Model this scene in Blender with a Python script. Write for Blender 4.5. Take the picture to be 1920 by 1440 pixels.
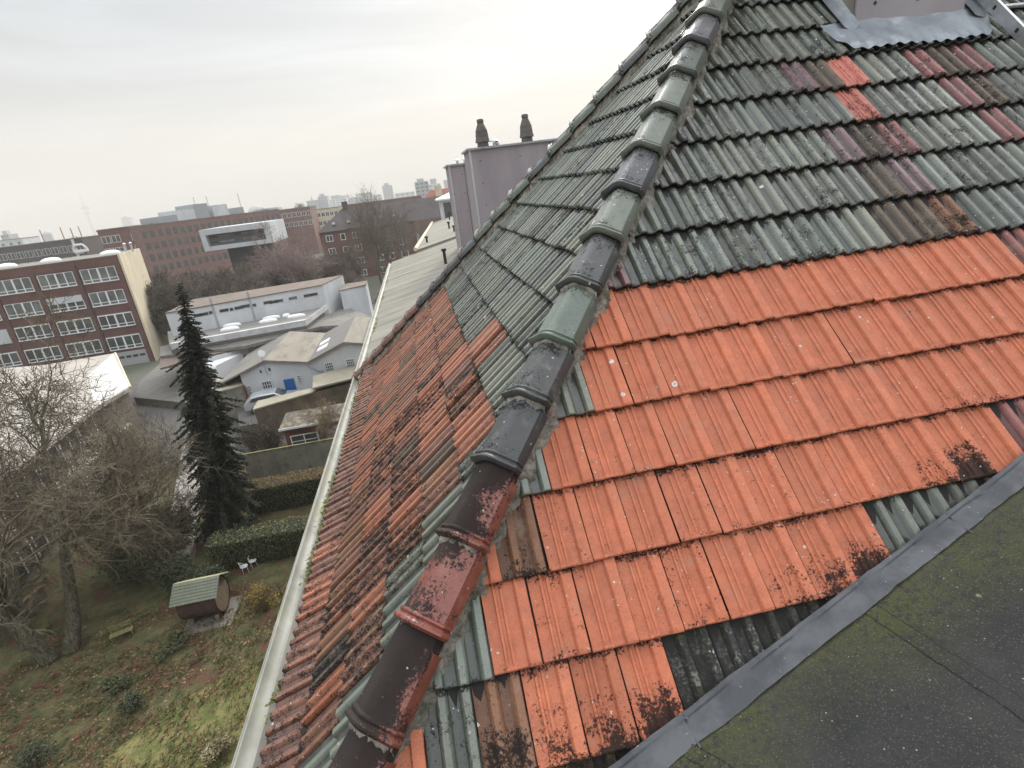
import bpy, bmesh, math, random
from mathutils import Vector, Matrix
random.seed(7)
S = bpy.context.scene
for o in list(bpy.data.objects): bpy.data.objects.remove(o)
C = S.collection
# ---------------------------------------------------------------- camera
RT = Vector((0.97747875, -0.17506364, -0.11784738)); UP = Vector((0.17016534, 0.32355509, 0.93078239)); FW = Vector((0.12481604, 0.92987355, -0.34605799))
FPX = 1016.1
cam = bpy.data.cameras.new('camera'); co = bpy.data.objects.new('camera', cam); C.objects.link(co)
co.matrix_world = Matrix(((RT.x, UP.x, -FW.x, 0), (RT.y, UP.y, -FW.y, 0), (RT.z, UP.z, -FW.z, 0), (0, 0, 0, 1)))
cam.sensor_width = 36; cam.lens = FPX/1920*36; cam.clip_start = .05; cam.clip_end = 20000
S.camera = co
# ---------------------------------------------------------------- sky and sun
SUN_EL, SUN_AZ = math.radians(28), math.radians(20)      # azimuth from +y towards +x
W = bpy.data.worlds.new('World'); S.world = W; W.use_nodes = True
nt = W.node_tree; nt.nodes.clear()
def wn(t, **k):
    n = nt.nodes.new(t)
    for a, b in k.items(): setattr(n, a, b)
    return n
out = wn('ShaderNodeOutputWorld'); bg = wn('ShaderNodeBackground')
sky = wn('ShaderNodeTexSky', sky_type='NISHITA', sun_disc=False); sky.sun_elevation = SUN_EL; sky.sun_rotation = SUN_AZ
sky.air_density = 1.0; sky.dust_density = 4.0
tc = wn('ShaderNodeTexCoord'); sep = wn('ShaderNodeSeparateXYZ'); nt.links.new(tc.outputs['Generated'], sep.inputs[0])
rz = wn('ShaderNodeValToRGB'); nt.links.new(sep.outputs[2], rz.inputs[0])
cr = rz.color_ramp; cr.elements[0].position = 0.0; cr.elements[0].color = (5.5, 4.65, 3.55, 1)
cr.elements[1].position = 0.75; cr.elements[1].color = (19, 19.6, 20.4, 1)
e = cr.elements.new(0.07); e.color = (5.25, 4.6, 3.75, 1)
e = cr.elements.new(0.17); e.color = (4.1, 4.35, 4.55, 1)
e = cr.elements.new(0.36); e.color = (3.7, 4.2, 4.85, 1)
dotn = wn('ShaderNodeVectorMath', operation='DOT_PRODUCT'); nt.links.new(tc.outputs['Generated'], dotn.inputs[0])
sd = Vector((math.sin(SUN_AZ)*math.cos(SUN_EL), math.cos(SUN_AZ)*math.cos(SUN_EL), math.sin(SUN_EL)))
dotn.inputs[1].default_value = sd
gr = wn('ShaderNodeMapRange'); gr.inputs[1].default_value = .50; gr.inputs[2].default_value = 1.0; gr.inputs[3].default_value = .84; gr.inputs[4].default_value = 1.36
nt.links.new(dotn.outputs['Value'], gr.inputs[0])
# thin cirrus streaks
mp = wn('ShaderNodeMapping'); mp.inputs['Rotation'].default_value = (0.15, 0.1, .35); mp.inputs['Scale'].default_value = (1.2, 2.2, 9.0)
nt.links.new(tc.outputs['Generated'], mp.inputs[0])
nz = wn('ShaderNodeTexNoise'); nz.inputs['Scale'].default_value = 1.7; nz.inputs['Detail'].default_value = 6; nz.inputs['Roughness'].default_value = .55; nz.inputs['Distortion'].default_value = .6
nt.links.new(mp.outputs[0], nz.inputs['Vector'])
cm = wn('ShaderNodeMapRange'); cm.inputs[1].default_value = .35; cm.inputs[2].default_value = .7; cm.inputs[3].default_value = .80; cm.inputs[4].default_value = 1.20
nt.links.new(nz.outputs['Fac'], cm.inputs[0])
m1 = wn('ShaderNodeMath', operation='MULTIPLY'); nt.links.new(gr.outputs[0], m1.inputs[0]); nt.links.new(cm.outputs[0], m1.inputs[1])
vs = wn('ShaderNodeVectorMath', operation='SCALE'); nt.links.new(rz.outputs[0], vs.inputs[0]); nt.links.new(m1.outputs[0], vs.inputs['Scale'])
mx = wn('ShaderNodeMixRGB'); mx.inputs[0].default_value = .92; nt.links.new(sky.outputs[0], mx.inputs[1]); nt.links.new(vs.outputs[0], mx.inputs[2])
nt.links.new(mx.outputs[0], bg.inputs[0]); bg.inputs[1].default_value = 0.105; nt.links.new(bg.outputs[0], out.inputs[0])
sl = bpy.data.lights.new('sun', 'SUN'); so = bpy.data.objects.new('sun', sl); C.objects.link(so)
sl.energy = 2.5; sl.angle = math.radians(10); sl.color = (1, .93, .83)
so.rotation_euler = (-sd).to_track_quat('-Z', 'Y').to_euler()
vsx = S.view_settings; vsx.view_transform = 'Standard'; vsx.look = 'None'; vsx.gamma = 1; vsx.exposure = 0.6
S.cycles.max_bounces = 6; S.cycles.volume_bounces = 1
# ---------------------------------------------------------------- helpers
def ray(px, py): return RT*(px-960) + UP*(720-py) + FW*FPX
def atz(px, py, z): r = ray(px, py); return r*(z/r.z)
def aty(px, py, y): r = ray(px, py); return r*(y/r.y)
def tag(o, label=None, cat=None, group=None, kind=None):
    if label: o['label'] = label
    if cat: o['category'] = cat
    if group: o['group'] = group
    if kind: o['kind'] = kind
    return o
def empty(name, loc=(0, 0, 0), rz=0, **k):
    o = bpy.data.objects.new(name, None); C.objects.link(o); o.location = loc; o.rotation_euler = (0, 0, rz); o.empty_display_size = .3
    return tag(o, **k)
def copy_tree(o, parent=None):
    c = o.copy(); C.objects.link(c); c.parent = parent
    for ch in [x for x in bpy.data.objects if x.parent == o]: copy_tree(ch, c)
    return c
class MB:
    def __init__(s): s.v = []; s.f = []; s.mi = []
    def add(s, vs, fs, mi=0):
        b = len(s.v); s.v += [tuple(v) for v in vs]; s.f += [tuple(b+i for i in f) for f in fs]; s.mi += [mi]*len(fs); return s
    def box(s, x0, x1, y0, y1, z0, z1, mi=0):
        return s.add([(x0,y0,z0),(x1,y0,z0),(x1,y1,z0),(x0,y1,z0),(x0,y0,z1),(x1,y0,z1),(x1,y1,z1),(x0,y1,z1)],
                     [(0,3,2,1),(4,5,6,7),(0,1,5,4),(1,2,6,5),(2,3,7,6),(3,0,4,7)], mi)
    def quad(s, a, b, c, d, mi=0): return s.add([a, b, c, d], [(0, 1, 2, 3)], mi)
    def prism(s, poly, z0, z1, mi=0):
        n = len(poly)
        return s.add([(p[0], p[1], z0) for p in poly]+[(p[0], p[1], z1) for p in poly],
                     [tuple(range(n-1, -1, -1)), tuple(range(n, 2*n))]+[(i, (i+1) % n, n+(i+1) % n, n+i) for i in range(n)], mi)
    def slab(s, pts, th, mi=0):     # polygon of 3d points with thickness downwards
        n = len(pts)
        return s.add([tuple(p) for p in pts]+[(p[0], p[1], p[2]-th) for p in pts],
                     [tuple(range(n)), tuple(range(2*n-1, n-1, -1))]+[(i, n+i, n+(i+1) % n, (i+1) % n) for i in range(n)], mi)
    def tube(s, pts, rs, n=6, caps=True, mi=0):
        pts = [Vector(p) for p in pts]
        if not hasattr(rs, '__len__'): rs = [rs]*len(pts)
        vs = []; prev = None
        for i, p in enumerate(pts):
            t = (pts[min(i+1, len(pts)-1)]-pts[max(i-1, 0)]).normalized()
            a = Vector((0, 0, 1)) if abs(t.z) < .9 else Vector((1, 0, 0))
            u = t.cross(a).normalized() if prev is None else (prev-t*prev.dot(t)).normalized()
            prev = u; w = t.cross(u)
            for k in range(n):
                an = 2*math.pi*k/n; vs.append(p+(u*math.cos(an)+w*math.sin(an))*rs[i])
        fs = [(i*n+k, i*n+(k+1) % n, (i+1)*n+(k+1) % n, (i+1)*n+k) for i in range(len(pts)-1) for k in range(n)]
        if caps: fs += [tuple(range(n-1, -1, -1)), tuple(range((len(pts)-1)*n, len(pts)*n))]
        return s.add(vs, fs, mi)
    def lathe(s, prof, c=(0, 0, 0), n=16, mi=0):   # prof: (r,z)
        vs = [(c[0]+r*math.cos(2*math.pi*k/n), c[1]+r*math.sin(2*math.pi*k/n), c[2]+z) for r, z in prof for k in range(n)]
        fs = [(i*n+k, i*n+(k+1) % n, (i+1)*n+(k+1) % n, (i+1)*n+k) for i in range(len(prof)-1) for k in range(n)]
        fs += [tuple(range(n-1, -1, -1)), tuple(range((len(prof)-1)*n, len(prof)*n))]
        return s.add(vs, fs, mi)
    def mesh(s, name):
        me = bpy.data.meshes.new(name); me.from_pydata(s.v, [], s.f); me.update(); return me
    def build(s, name, mat, parent=None, smooth=False, bevel=0, loc=None, **k):
        me = s.mesh(name)
        mats = mat if isinstance(mat, (list, tuple)) else [mat]
        for m in mats: me.materials.append(m)
        if len(mats) > 1: me.polygons.foreach_set('material_index', s.mi)
        if smooth: me.polygons.foreach_set('use_smooth', [True]*len(me.polygons))
        o = bpy.data.objects.new(name, me); C.objects.link(o); o.parent = parent
        if loc: o.location = loc
        if bevel:
            b = o.modifiers.new('bevel', 'BEVEL'); b.width = bevel; b.segments = 2; b.limit_method = 'ANGLE'
        return tag(o, **k)
def rnd(a, b): return random.uniform(a, b)
# ---------------------------------------------------------------- materials
def mat(name, col, rough=.8, col2=None, scale=3, detail=5, amt=1.0, lo=.35, hi=.65, bump=0, bscale=None, metal=0, col3=None, scale3=12, lo3=.55, hi3=.7, stretch=None, spec=.5, coat=0):
    m = bpy.data.materials.new(name); m.use_nodes = True; t = m.node_tree; N = t.nodes; L = t.links
    p = N['Principled BSDF']; p.inputs['Base Color'].default_value = (*col, 1); p.inputs['Roughness'].default_value = rough; p.inputs['Metallic'].default_value = metal
    p.inputs['Specular IOR Level'].default_value = spec
    c = N.new('ShaderNodeTexCoord'); vec = c.outputs['Object']
    if stretch:
        mpn = N.new('ShaderNodeMapping'); mpn.inputs['Scale'].default_value = stretch; L.new(vec, mpn.inputs[0]); vec = mpn.outputs[0]
    def nmask(sc, a, b, det=detail):
        n = N.new('ShaderNodeTexNoise'); n.inputs['Scale'].default_value = sc; n.inputs['Detail'].default_value = det; n.inputs['Roughness'].default_value = .62; L.new(vec, n.inputs['Vector'])
        r = N.new('ShaderNodeMapRange'); r.inputs[1].default_value = a; r.inputs[2].default_value = b; L.new(n.outputs['Fac'], r.inputs[0]); return r.outputs[0], n.outputs['Fac']
    cur = None
    if col2:
        k, f = nmask(scale, lo, hi); x = N.new('ShaderNodeMixRGB'); x.inputs[1].default_value = (*col, 1); x.inputs[2].default_value = (*col2, 1)
        if amt < 1:
            q = N.new('ShaderNodeMath'); q.operation = 'MULTIPLY'; q.inputs[1].default_value = amt; L.new(k, q.inputs[0]); k = q.outputs[0]
        L.new(k, x.inputs[0]); cur = x.outputs[0]
    if col3:
        k, f = nmask(scale3, lo3, hi3); x = N.new('ShaderNodeMixRGB'); x.inputs[2].default_value = (*col3, 1); L.new(k, x.inputs[0])
        if cur: L.new(cur, x.inputs[1])
        else: x.inputs[1].default_value = (*col, 1)
        cur = x.outputs[0]
    if cur: L.new(cur, p.inputs['Base Color'])
    if bump:
        n = N.new('ShaderNodeTexNoise'); n.inputs['Scale'].default_value = bscale or scale*4; n.inputs['Detail'].default_value = 6; L.new(vec, n.inputs['Vector'])
        b = N.new('ShaderNodeBump'); b.inputs['Strength'].default_value = 1; b.inputs['Distance'].default_value = bump; L.new(n.outputs['Fac'], b.inputs['Height']); L.new(b.outputs[0], p.inputs['Normal'])
    return m
def brick_mat(name, c1, c2, mortar, scale=1.0):
    m = mat(name, c1, .85); t = m.node_tree; N = t.nodes; L = t.links; p = N['Principled BSDF']
    tcn = N.new('ShaderNodeTexCoord'); sp = N.new('ShaderNodeSeparateXYZ'); L.new(tcn.outputs['Object'], sp.inputs[0])
    ad = N.new('ShaderNodeMath'); ad.operation = 'ADD'; L.new(sp.outputs[0], ad.inputs[0]); L.new(sp.outputs[1], ad.inputs[1])
    cb = N.new('ShaderNodeCombineXYZ'); L.new(ad.outputs[0], cb.inputs[0]); L.new(sp.outputs[2], cb.inputs[1])
    b = N.new('ShaderNodeTexBrick'); b.inputs['Color1'].default_value = (*c1, 1); b.inputs['Color2'].default_value = (*c2, 1); b.inputs['Mortar'].default_value = (*mortar, 1)
    b.inputs['Scale'].default_value = scale; b.inputs['Brick Width'].default_value = .26; b.inputs['Row Height'].default_value = .085; b.inputs['Mortar Size'].default_value = .01
    L.new(cb.outputs[0], b.inputs['Vector'])
    n = N.new('ShaderNodeTexNoise'); n.inputs['Scale'].default_value = .6; n.inputs['Detail'].default_value = 6; L.new(tcn.outputs['Object'], n.inputs['Vector'])
    x = N.new('ShaderNodeMixRGB'); x.blend_type = 'MULTIPLY'; x.inputs[0].default_value = .6; L.new(b.outputs['Color'], x.inputs[1]); L.new(n.outputs['Fac'], x.inputs[2])
    g = N.new('ShaderNodeMixRGB'); g.blend_type = 'MULTIPLY'; g.inputs[0].default_value = 1; g.inputs[2].default_value = (1.5, 1.5, 1.5, 1); L.new(x.outputs[0], g.inputs[1])
    L.new(g.outputs[0], p.inputs['Base Color']); return m
def tile_mat():
    m = bpy.data.materials.new('roof_tile_clay'); m.use_nodes = True; t = m.node_tree; N = t.nodes; L = t.links; p = N['Principled BSDF']
    def nn(ty, **k):
        n = N.new(ty)
        for a, b in k.items(): setattr(n, a, b)
        return n
    def mth(op, a, b=None, cl=False):
        n = nn('ShaderNodeMath', operation=op, use_clamp=cl)
        for i, v in enumerate((a, b)):
            if v is None: continue
            if isinstance(v, (int, float)): n.inputs[i].default_value = v
            else: L.new(v, n.inputs[i])
        return n.outputs[0]
    def noise(sc, det=5, rough=.6, vec=None):
        n = nn('ShaderNodeTexNoise'); n.inputs['Scale'].default_value = sc; n.inputs['Detail'].default_value = det; n.inputs['Roughness'].default_value = rough
        L.new(vec or ob, n.inputs['Vector']); return n.outputs['Fac']
    def mixc(f, a, b):
        x = nn('ShaderNodeMixRGB')
        if isinstance(f, float): x.inputs[0].default_value = f
        else: L.new(f, x.inputs[0])
        for i, v in ((1, a), (2, b)):
            if isinstance(v, tuple): x.inputs[i].default_value = (*v, 1)
            else: L.new(v, x.inputs[i])
        return x.outputs[0]
    def rng(v, a, b, c=0, d=1):
        r = nn('ShaderNodeMapRange'); L.new(v, r.inputs[0])
        for i, q in enumerate((a, b, c, d)): r.inputs[i+1].default_value = q
        return r.outputs[0]
    ob = nn('ShaderNodeTexCoord').outputs['Object']
    ac = nn('ShaderNodeAttribute', attribute_name='col').outputs['Color']
    at = nn('ShaderNodeAttribute', attribute_name='wear'); sp = nn('ShaderNodeSeparateColor'); L.new(at.outputs['Color'], sp.inputs[0])
    grime, gloss, moss = sp.outputs[0], sp.outputs[1], sp.outputs[2]
    # mottled clay
    n1 = noise(14, 6, .7); n2 = noise(120, 3, .6)
    f = mth('ADD', mth('MULTIPLY', n1, .9), mth('MULTIPLY', n2, .5)); f = rng(f, .35, 1.05, .62, 1.38)
    sc = nn('ShaderNodeVectorMath', operation='SCALE'); L.new(ac, sc.inputs[0]); L.new(f, sc.inputs['Scale']); col = sc.outputs[0]
    # worn rust showing through / pale film
    k = rng(noise(7, 6, .75), .56, .66); k = mth('MULTIPLY', k, .35); col = mixc(k, col, (.20, .17, .13))
    # black speckle and stain driven by the wear layer
    th = mth('SUBTRACT', 1.0, mth('MULTIPLY', grime, .62))
    sn = mth('ADD', mth('MULTIPLY', noise(95, 4, .7), .62), mth('MULTIPLY', noise(16, 5, .75), .62))
    k = rng(mth('SUBTRACT', sn, th), -.16, -.08); col = mixc(mth('MULTIPLY', k, .95), col, (.012, .010, .009)); stn = k
    # moss
    k = rng(mth('ADD', noise(40, 4, .7), mth('MULTIPLY', moss, .5)), .72, .85); col = mixc(mth('MULTIPLY', k, .85), col, (.060, .062, .025))
    # lichen discs
    def lichen(scale, frac, r0, r1, colr, col_in):
        v = nn('ShaderNodeTexVoronoi', feature='F1'); v.inputs['Scale'].default_value = scale; v.inputs['Randomness'].default_value = 1
        wob = nn('ShaderNodeTexNoise'); wob.inputs['Scale'].default_value = 45; L.new(ob, wob.inputs['Vector'])
        wv = nn('ShaderNodeVectorMath', operation='SCALE'); L.new(wob.outputs['Color'], wv.inputs[0]); wv.inputs['Scale'].default_value = .018
        av = nn('ShaderNodeVectorMath', operation='ADD'); L.new(ob, av.inputs[0]); L.new(wv.outputs[0], av.inputs[1]); L.new(av.outputs[0], v.inputs['Vector'])
        s2 = nn('ShaderNodeSeparateColor'); L.new(v.outputs['Color'], s2.inputs[0])
        on = mth('LESS_THAN', s2.outputs[0], frac)
        rad = rng(s2.outputs[1], 0, 1, r0, r1)
        d = mth('DIVIDE', v.outputs['Distance'], rad)
        disc = mth('MULTIPLY', rng(d, .85, 1.0, 1, 0), on)
        return mth('MULTIPLY', disc, rng(noise(230, 2, .7), .2, .5, .55, 1)), rng(d, .25, .6), colr, col_in
    for a in (lichen(7, .12, .03, .13, (.56, .57, .54), (.25, .26, .25)), lichen(24, .07, .05, .18, (.50, .50, .46), (.40, .38, .33)), lichen(60, .05, .1, .3, (.42, .42, .38), (.3, .3, .27))):
        col = mixc(a[0], col, mixc(a[1], a[3], a[2]))
    L.new(col, p.inputs['Base Color'])
    rg = mth('ADD', rng(gloss, 0, 1, .80, .13), mth('MULTIPLY', mth('SUBTRACT', n1, .5), .35), True); rg = mth('ADD', rg, mth('MULTIPLY', stn, .45), True); L.new(rg, p.inputs['Roughness'])
    p.inputs['Specular IOR Level'].default_value = .5
    b = nn('ShaderNodeBump'); b.inputs['Distance'].default_value = .0035; L.new(rng(gloss, 0, 1, .85, .25), b.inputs['Strength'])
    L.new(mth('MULTIPLY', mth('MULTIPLY', gloss, .35), mth('SUBTRACT', 1.0, stn)), p.inputs['Coat Weight']); p.inputs['Coat Roughness'].default_value = .16
    hh = mth('ADD', mth('MULTIPLY', n2, .5), mth('MULTIPLY', noise(30, 5, .7), .8)); L.new(hh, b.inputs['Height']); L.new(b.outputs[0], p.inputs['Normal'])
    return m
TILE = tile_mat()
M = dict(
 dark=mat('dark_underlay', (.02, .018, .016), .9),
 zinc=mat('weathered_zinc', (.30, .32, .34), .5, (.44, .46, .48), 6, col3=(.17, .18, .19), scale3=3, metal=.55, bump=.004, bscale=9),
 lead=mat('lead_flashing', (.050, .054, .060), .65, (.095, .10, .108), 4, lo=.42, hi=.60, col3=(.38, .39, .40), scale3=55, lo3=.68, hi3=.71, metal=.1, bump=.006, bscale=26),
 lightlead=mat('pale_lead_apron', (.27, .295, .32), .55, (.17, .19, .215), 5, col3=(.40, .42, .44), scale3=4, metal=.4, bump=.010, bscale=7),
 mortar=mat('lime_mortar', (.34, .31, .26), .95, (.12, .11, .09), 16, detail=7, col3=(.05, .055, .03), scale3=9, lo3=.52, bump=.02, bscale=40),
 clad=mat('mauve_cladding', (.36, .33, .345), .7, (.30, .275, .29), 1.2, stretch=(1, 1, .4), bump=.0015, bscale=60),
 clad2=mat('mauve_stack_cladding', (.31, .275, .295), .75, (.25, .22, .24), 1.4, stretch=(2, 2, .35)),
 alu=mat('aluminium', (.62, .63, .64), .38, (.5, .51, .52), 20, metal=.8),
 white=mat('white_paint', (.74, .75, .75), .7, (.6, .61, .6), .8, col3=(.5, .5, .47), scale3=3, lo3=.6),
 hall=mat('white_render', (.58, .60, .62), .85, (.47, .49, .50), .5, stretch=(1, 1, .4)),
 cream=mat('cream_render', (.66, .57, .40), .85, (.52, .46, .36), .7, stretch=(1.5, 1.5, .5)),
 frame=mat('window_frame_white', (.72, .74, .74), .5),
 glass=mat('window_glass', (.035, .042, .045), .12, (.10, .11, .10), .35, spec=.8),
 glass2=mat('window_glass_blind', (.20, .21, .20), .3, (.07, .08, .08), .5),
 bluedoor=mat('blue_door_paint', (.015, .10, .33), .5),
 concrete=mat('concrete', (.24, .225, .19), .9, (.15, .14, .115), .8, col3=(.10, .105, .07), scale3=2, bump=.01, bscale=12),
 feltroof=mat('weathered_bitumen_beige', (.25, .235, .195), .9, (.18, .17, .14), .5, col3=(.16, .15, .115), scale3=2.2, lo3=.52, stretch=(.4, 3, 1), bump=.01, bscale=5),
 greyroof=mat('grey_bitumen_roof', (.185, .175, .155), .92, (.125, .12, .11), .35, col3=(.23, .21, .17), scale3=1.2),
 brownroof=mat('brown_flat_roof', (.17, .125, .10), .92, (.12, .11, .09), .2, col3=(.22, .19, .15), scale3=.8),
 beigeroof=mat('beige_garage_roof', (.30, .275, .21), .92, (.24, .215, .155), .6, col3=(.19, .17, .12), scale3=2),
 black=mat('black_plastic', (.02, .02, .02), .5),
 stone=mat('sandstone_old', (.23, .21, .17), .9, (.15, .14, .11), 5),
 yellowmoss=mat('moss', (.22, .23, .05), .95, (.10, .11, .03), 20, bump=.02, bscale=50),
 cap=mat('clay_cowl', (.13, .115, .10), .8, (.08, .07, .065), 6),
 bark=mat('bark', (.16, .135, .10), .95, (.09, .08, .06), 3, stretch=(4, 4, .6), bump=.02, bscale=8),
 bark2=mat('bark_greenish', (.13, .115, .08), .95, (.07, .075, .035), 2.5, lo=.45, hi=.55, col3=(.035, .03, .022), scale3=7, lo3=.5, hi3=.6, stretch=(3, 3, .7), bump=.05, bscale=9),
 twig=mat('twig_brown', (.17, .13, .10), .95),
 twigred=mat('twig_reddish', (.20, .13, .105), .95),
 birch=mat('birch_bark', (.45, .37, .34), .9, (.2, .16, .14), 6),
 steel=mat('galvanised_steel', (.5, .52, .53), .45, metal=.7),
 asphalt=mat('asphalt', (.085, .083, .08), .95, (.12, .115, .105), .5),
 rubber=mat('rubber', (.02, .02, .02), .8),
 silver=mat('silver_car_paint', (.5, .52, .55), .3, metal=.5), whitecar=mat('white_car_paint', (.75, .75, .74), .35), darkcar=mat('dark_car_paint', (.05, .055, .07), .3),
)
M['brick_office'] = brick_mat('red_brick_office', (.135, .055, .045), (.10, .042, .036), (.13, .10, .09))
M['brick_red'] = brick_mat('red_brick', (.21, .095, .08), (.16, .07, .06), (.22, .18, .16))
M['brick_dark'] = brick_mat('dark_brick', (.075, .06, .062), (.055, .045, .048), (.10, .09, .09))
M['brick_brown'] = brick_mat('brown_brick', (.17, .065, .055), (.12, .045, .04), (.16, .12, .1))
M['brick_garden'] = brick_mat('garden_brick', (.16, .05, .03), (.10, .03, .02), (.12, .08, .06))
# ================================================================ TILED HOUSE
HOUSE = empty('tiled_house', (0, 0, -16), label='steep hipped house roof of orange, green and dark red tiles with a felt dormer', cat='house')
def hb(mb, name, m, **k):
    o = mb.build(name, m, HOUSE, **k); o.location = (0, 0, 16); return o
TW = .2; LV = .339
cR, sR = .7097, .7045
RO = Vector((.407, 2.810, -.592)); RX = Vector((1, 0, 0)); RD = Vector((0, -cR, -sR)); RN = Vector((0, -sR, cR))
LO = Vector((.721, 0, -.696)); LX = Vector((0, -1, 0)); LD = Vector((-.712, 0, -.702)); LN = Vector((-.702, 0, .712)); LVL = .3374
def hipP(z): return Vector((1.427+1.015*z, 3.406+1.007*z, z))
def bhipP(z): return Vector((1.427+1.015*z, 6.55-.86*z, z))
PG = [(0,-.020),(.03,-.025),(.14,-.028),(.25,-.024),(.305,-.005),(.33,0),(.45,0),(.475,-.004),(.53,-.022),(.65,-.028),(.73,-.022),(.785,-.004),(.81,0),(.945,0),(.962,-.005),(.970,-.038),(1.0,-.038)]
PO = [(0,-.014),(.06,-.018),(.19,-.018),(.235,-.014),(.255,-.006),(.30,-.006),(.325,-.013),(.375,-.013),(.40,-.006),(.44,-.006),(.47,-.013),(.58,-.018),(.685,-.018),(.715,-.004),(.735,0),(.945,0),(.960,-.003),(.966,-.036),(1.0,-.036)]
COL = dict(G=(.150,.164,.128), G2=(.105,.115,.09), K=(.075,.085,.08), P=(.145,.075,.08), Q=(.23,.075,.065), R=(.30,.108,.056), R2=(.21,.09,.055), B=(.11,.078,.052), O=(.475,.145,.073), OB=(.44,.14,.07), H=(.46,.15,.11), U=(.20,.098,.055), GC=(.125,.14,.112), GD=(.085,.097,.08))
GLOSS = dict(G=.72, G2=.8, K=.75, P=.75, Q=.5, R=.55, R2=.6, B=.25, O=.12, OB=.25, H=.2, U=.2)
class Tiles:
    def __init__(s): s.v = []; s.f = []; s.c = []; s.w = []
    def tile(s, O, X, D, N, u0, r, LVv, cls, grime=0, moss=0, wid=TW, raise_=0, stain=0):
        prof = PO if cls in ('O', 'OB', 'H') else PG
        col = COL[cls]; g = rnd(.84, 1.16) if cls != 'O' else rnd(.95, 1.05); hue = rnd(-.06, .06)*(.4 if cls == 'O' else 1)
        if cls in ('G', 'G2') and random.random() < .3: g *= .72
        col = tuple(max(0, c*g*(1+h)) for c, h in zip(col, (hue, 0, -hue)))
        gl = GLOSS[cls]*rnd(.8, 1.15)
        du = rnd(-.002, .002); dv = rnd(-.004, .004); dn = rnd(-.003, .003)+raise_; sk = rnd(-.006, .006); tilt = rnd(-.003, .003)
        ts = [-.10, .03, .12, .3, .5, .7, .84, .92, .955, .985, 1.0]
        rows = []
        for t in ts:
            row = []
            for sx, h in prof:
                hh = h
                if prof is PO and .2 < sx < .5 and t > .9: hh = h if t < .93 else min(h, -.0115)
                if prof is PO and t > .96: hh = h*.8-.002
                if prof is PG and t < 0 and h > -.015: hh = h*.5-.008
                nn_ = -(1-t)*.033 + hh + dn + tilt*(sx-.5)*2
                if t > .99: nn_ -= .004
                row.append((sx, t, nn_, h))
            rows.append(row)
        last = rows[-1]
        rows.append([(sx, 1.004, n_-.010, h) for sx, t, n_, h in last])
        rows.append([(sx, 1.0, n_-.021+(.004 if sx in (0, 1) else 0), h) for sx, t, n_, h in last])
        rows.append([(sx, .90, n_-.024, h) for sx, t, n_, h in last])
        b = len(s.v); n = len(prof)
        for ri, row in enumerate(rows):
            for sx, t, nn_, h in row:
                P = O + X*((u0+sx)*wid+du+sk*t*.5) + D*((r-1+t)*LVv+dv) + N*nn_
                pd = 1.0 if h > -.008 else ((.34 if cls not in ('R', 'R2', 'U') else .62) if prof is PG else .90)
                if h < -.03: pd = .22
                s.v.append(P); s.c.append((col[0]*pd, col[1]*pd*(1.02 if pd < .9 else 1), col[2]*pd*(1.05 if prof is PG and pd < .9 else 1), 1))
                gg = grime + (.10 if t > .93 else 0) + (.22 if ri >= len(ts) else 0)
                if stain: gg += stain*min(1, max(0, (t-.30)*2.2))*(1 if .1 < sx < .9 else .6)
                if t < .08: gg += .25
                s.w.append((min(gg, 1.6), gl if prof is PO else gl*(1 if nn_ > -.01 or True else .6), moss + (.25 if (t < .1 or ri >= len(ts)) else 0), 1))
        for i in range(len(rows)-1):
            for k in range(n-1):
                a = b+i*n+k; s.f.append((a, a+n, a+n+1, a+1))
    def build(s, name, cuts):
        me = bpy.data.meshes.new(name); me.from_pydata([tuple(v) for v in s.v], [], s.f); me.update()
        for nm, dat in (('col', s.c), ('wear', s.w)):
            a = me.attributes.new(nm, 'FLOAT_COLOR', 'POINT'); a.data.foreach_set('color', [x for q in dat for x in q])
        bm = bmesh.new(); bm.from_mesh(me)
        for co_, no in cuts:
            bmesh.ops.bisect_plane(bm, geom=bm.verts[:]+bm.edges[:]+bm.faces[:], plane_co=co_, plane_no=no, clear_outer=True)
        bmesh.ops.dissolve_degenerate(bm, dist=1e-6, edges=bm.edges[:])
        bm.to_mesh(me); bm.free(); me.materials.append(TILE)
        me.polygons.foreach_set('use_smooth', [True]*len(me.polygons))
        try: me.set_sharp_from_angle(angle=math.radians(38))
        except Exception: pass
        o = bpy.data.objects.new(name, me); C.objects.link(o); o.parent = HOUSE; o.location = (0, 0, 16); return o
# ---- right-hand slope (towards the camera)
VX = lambda x: Vector((x, 0, -2.061+.236*(x-.413)))       # felt dormer plane height
T = Tiles()
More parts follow.
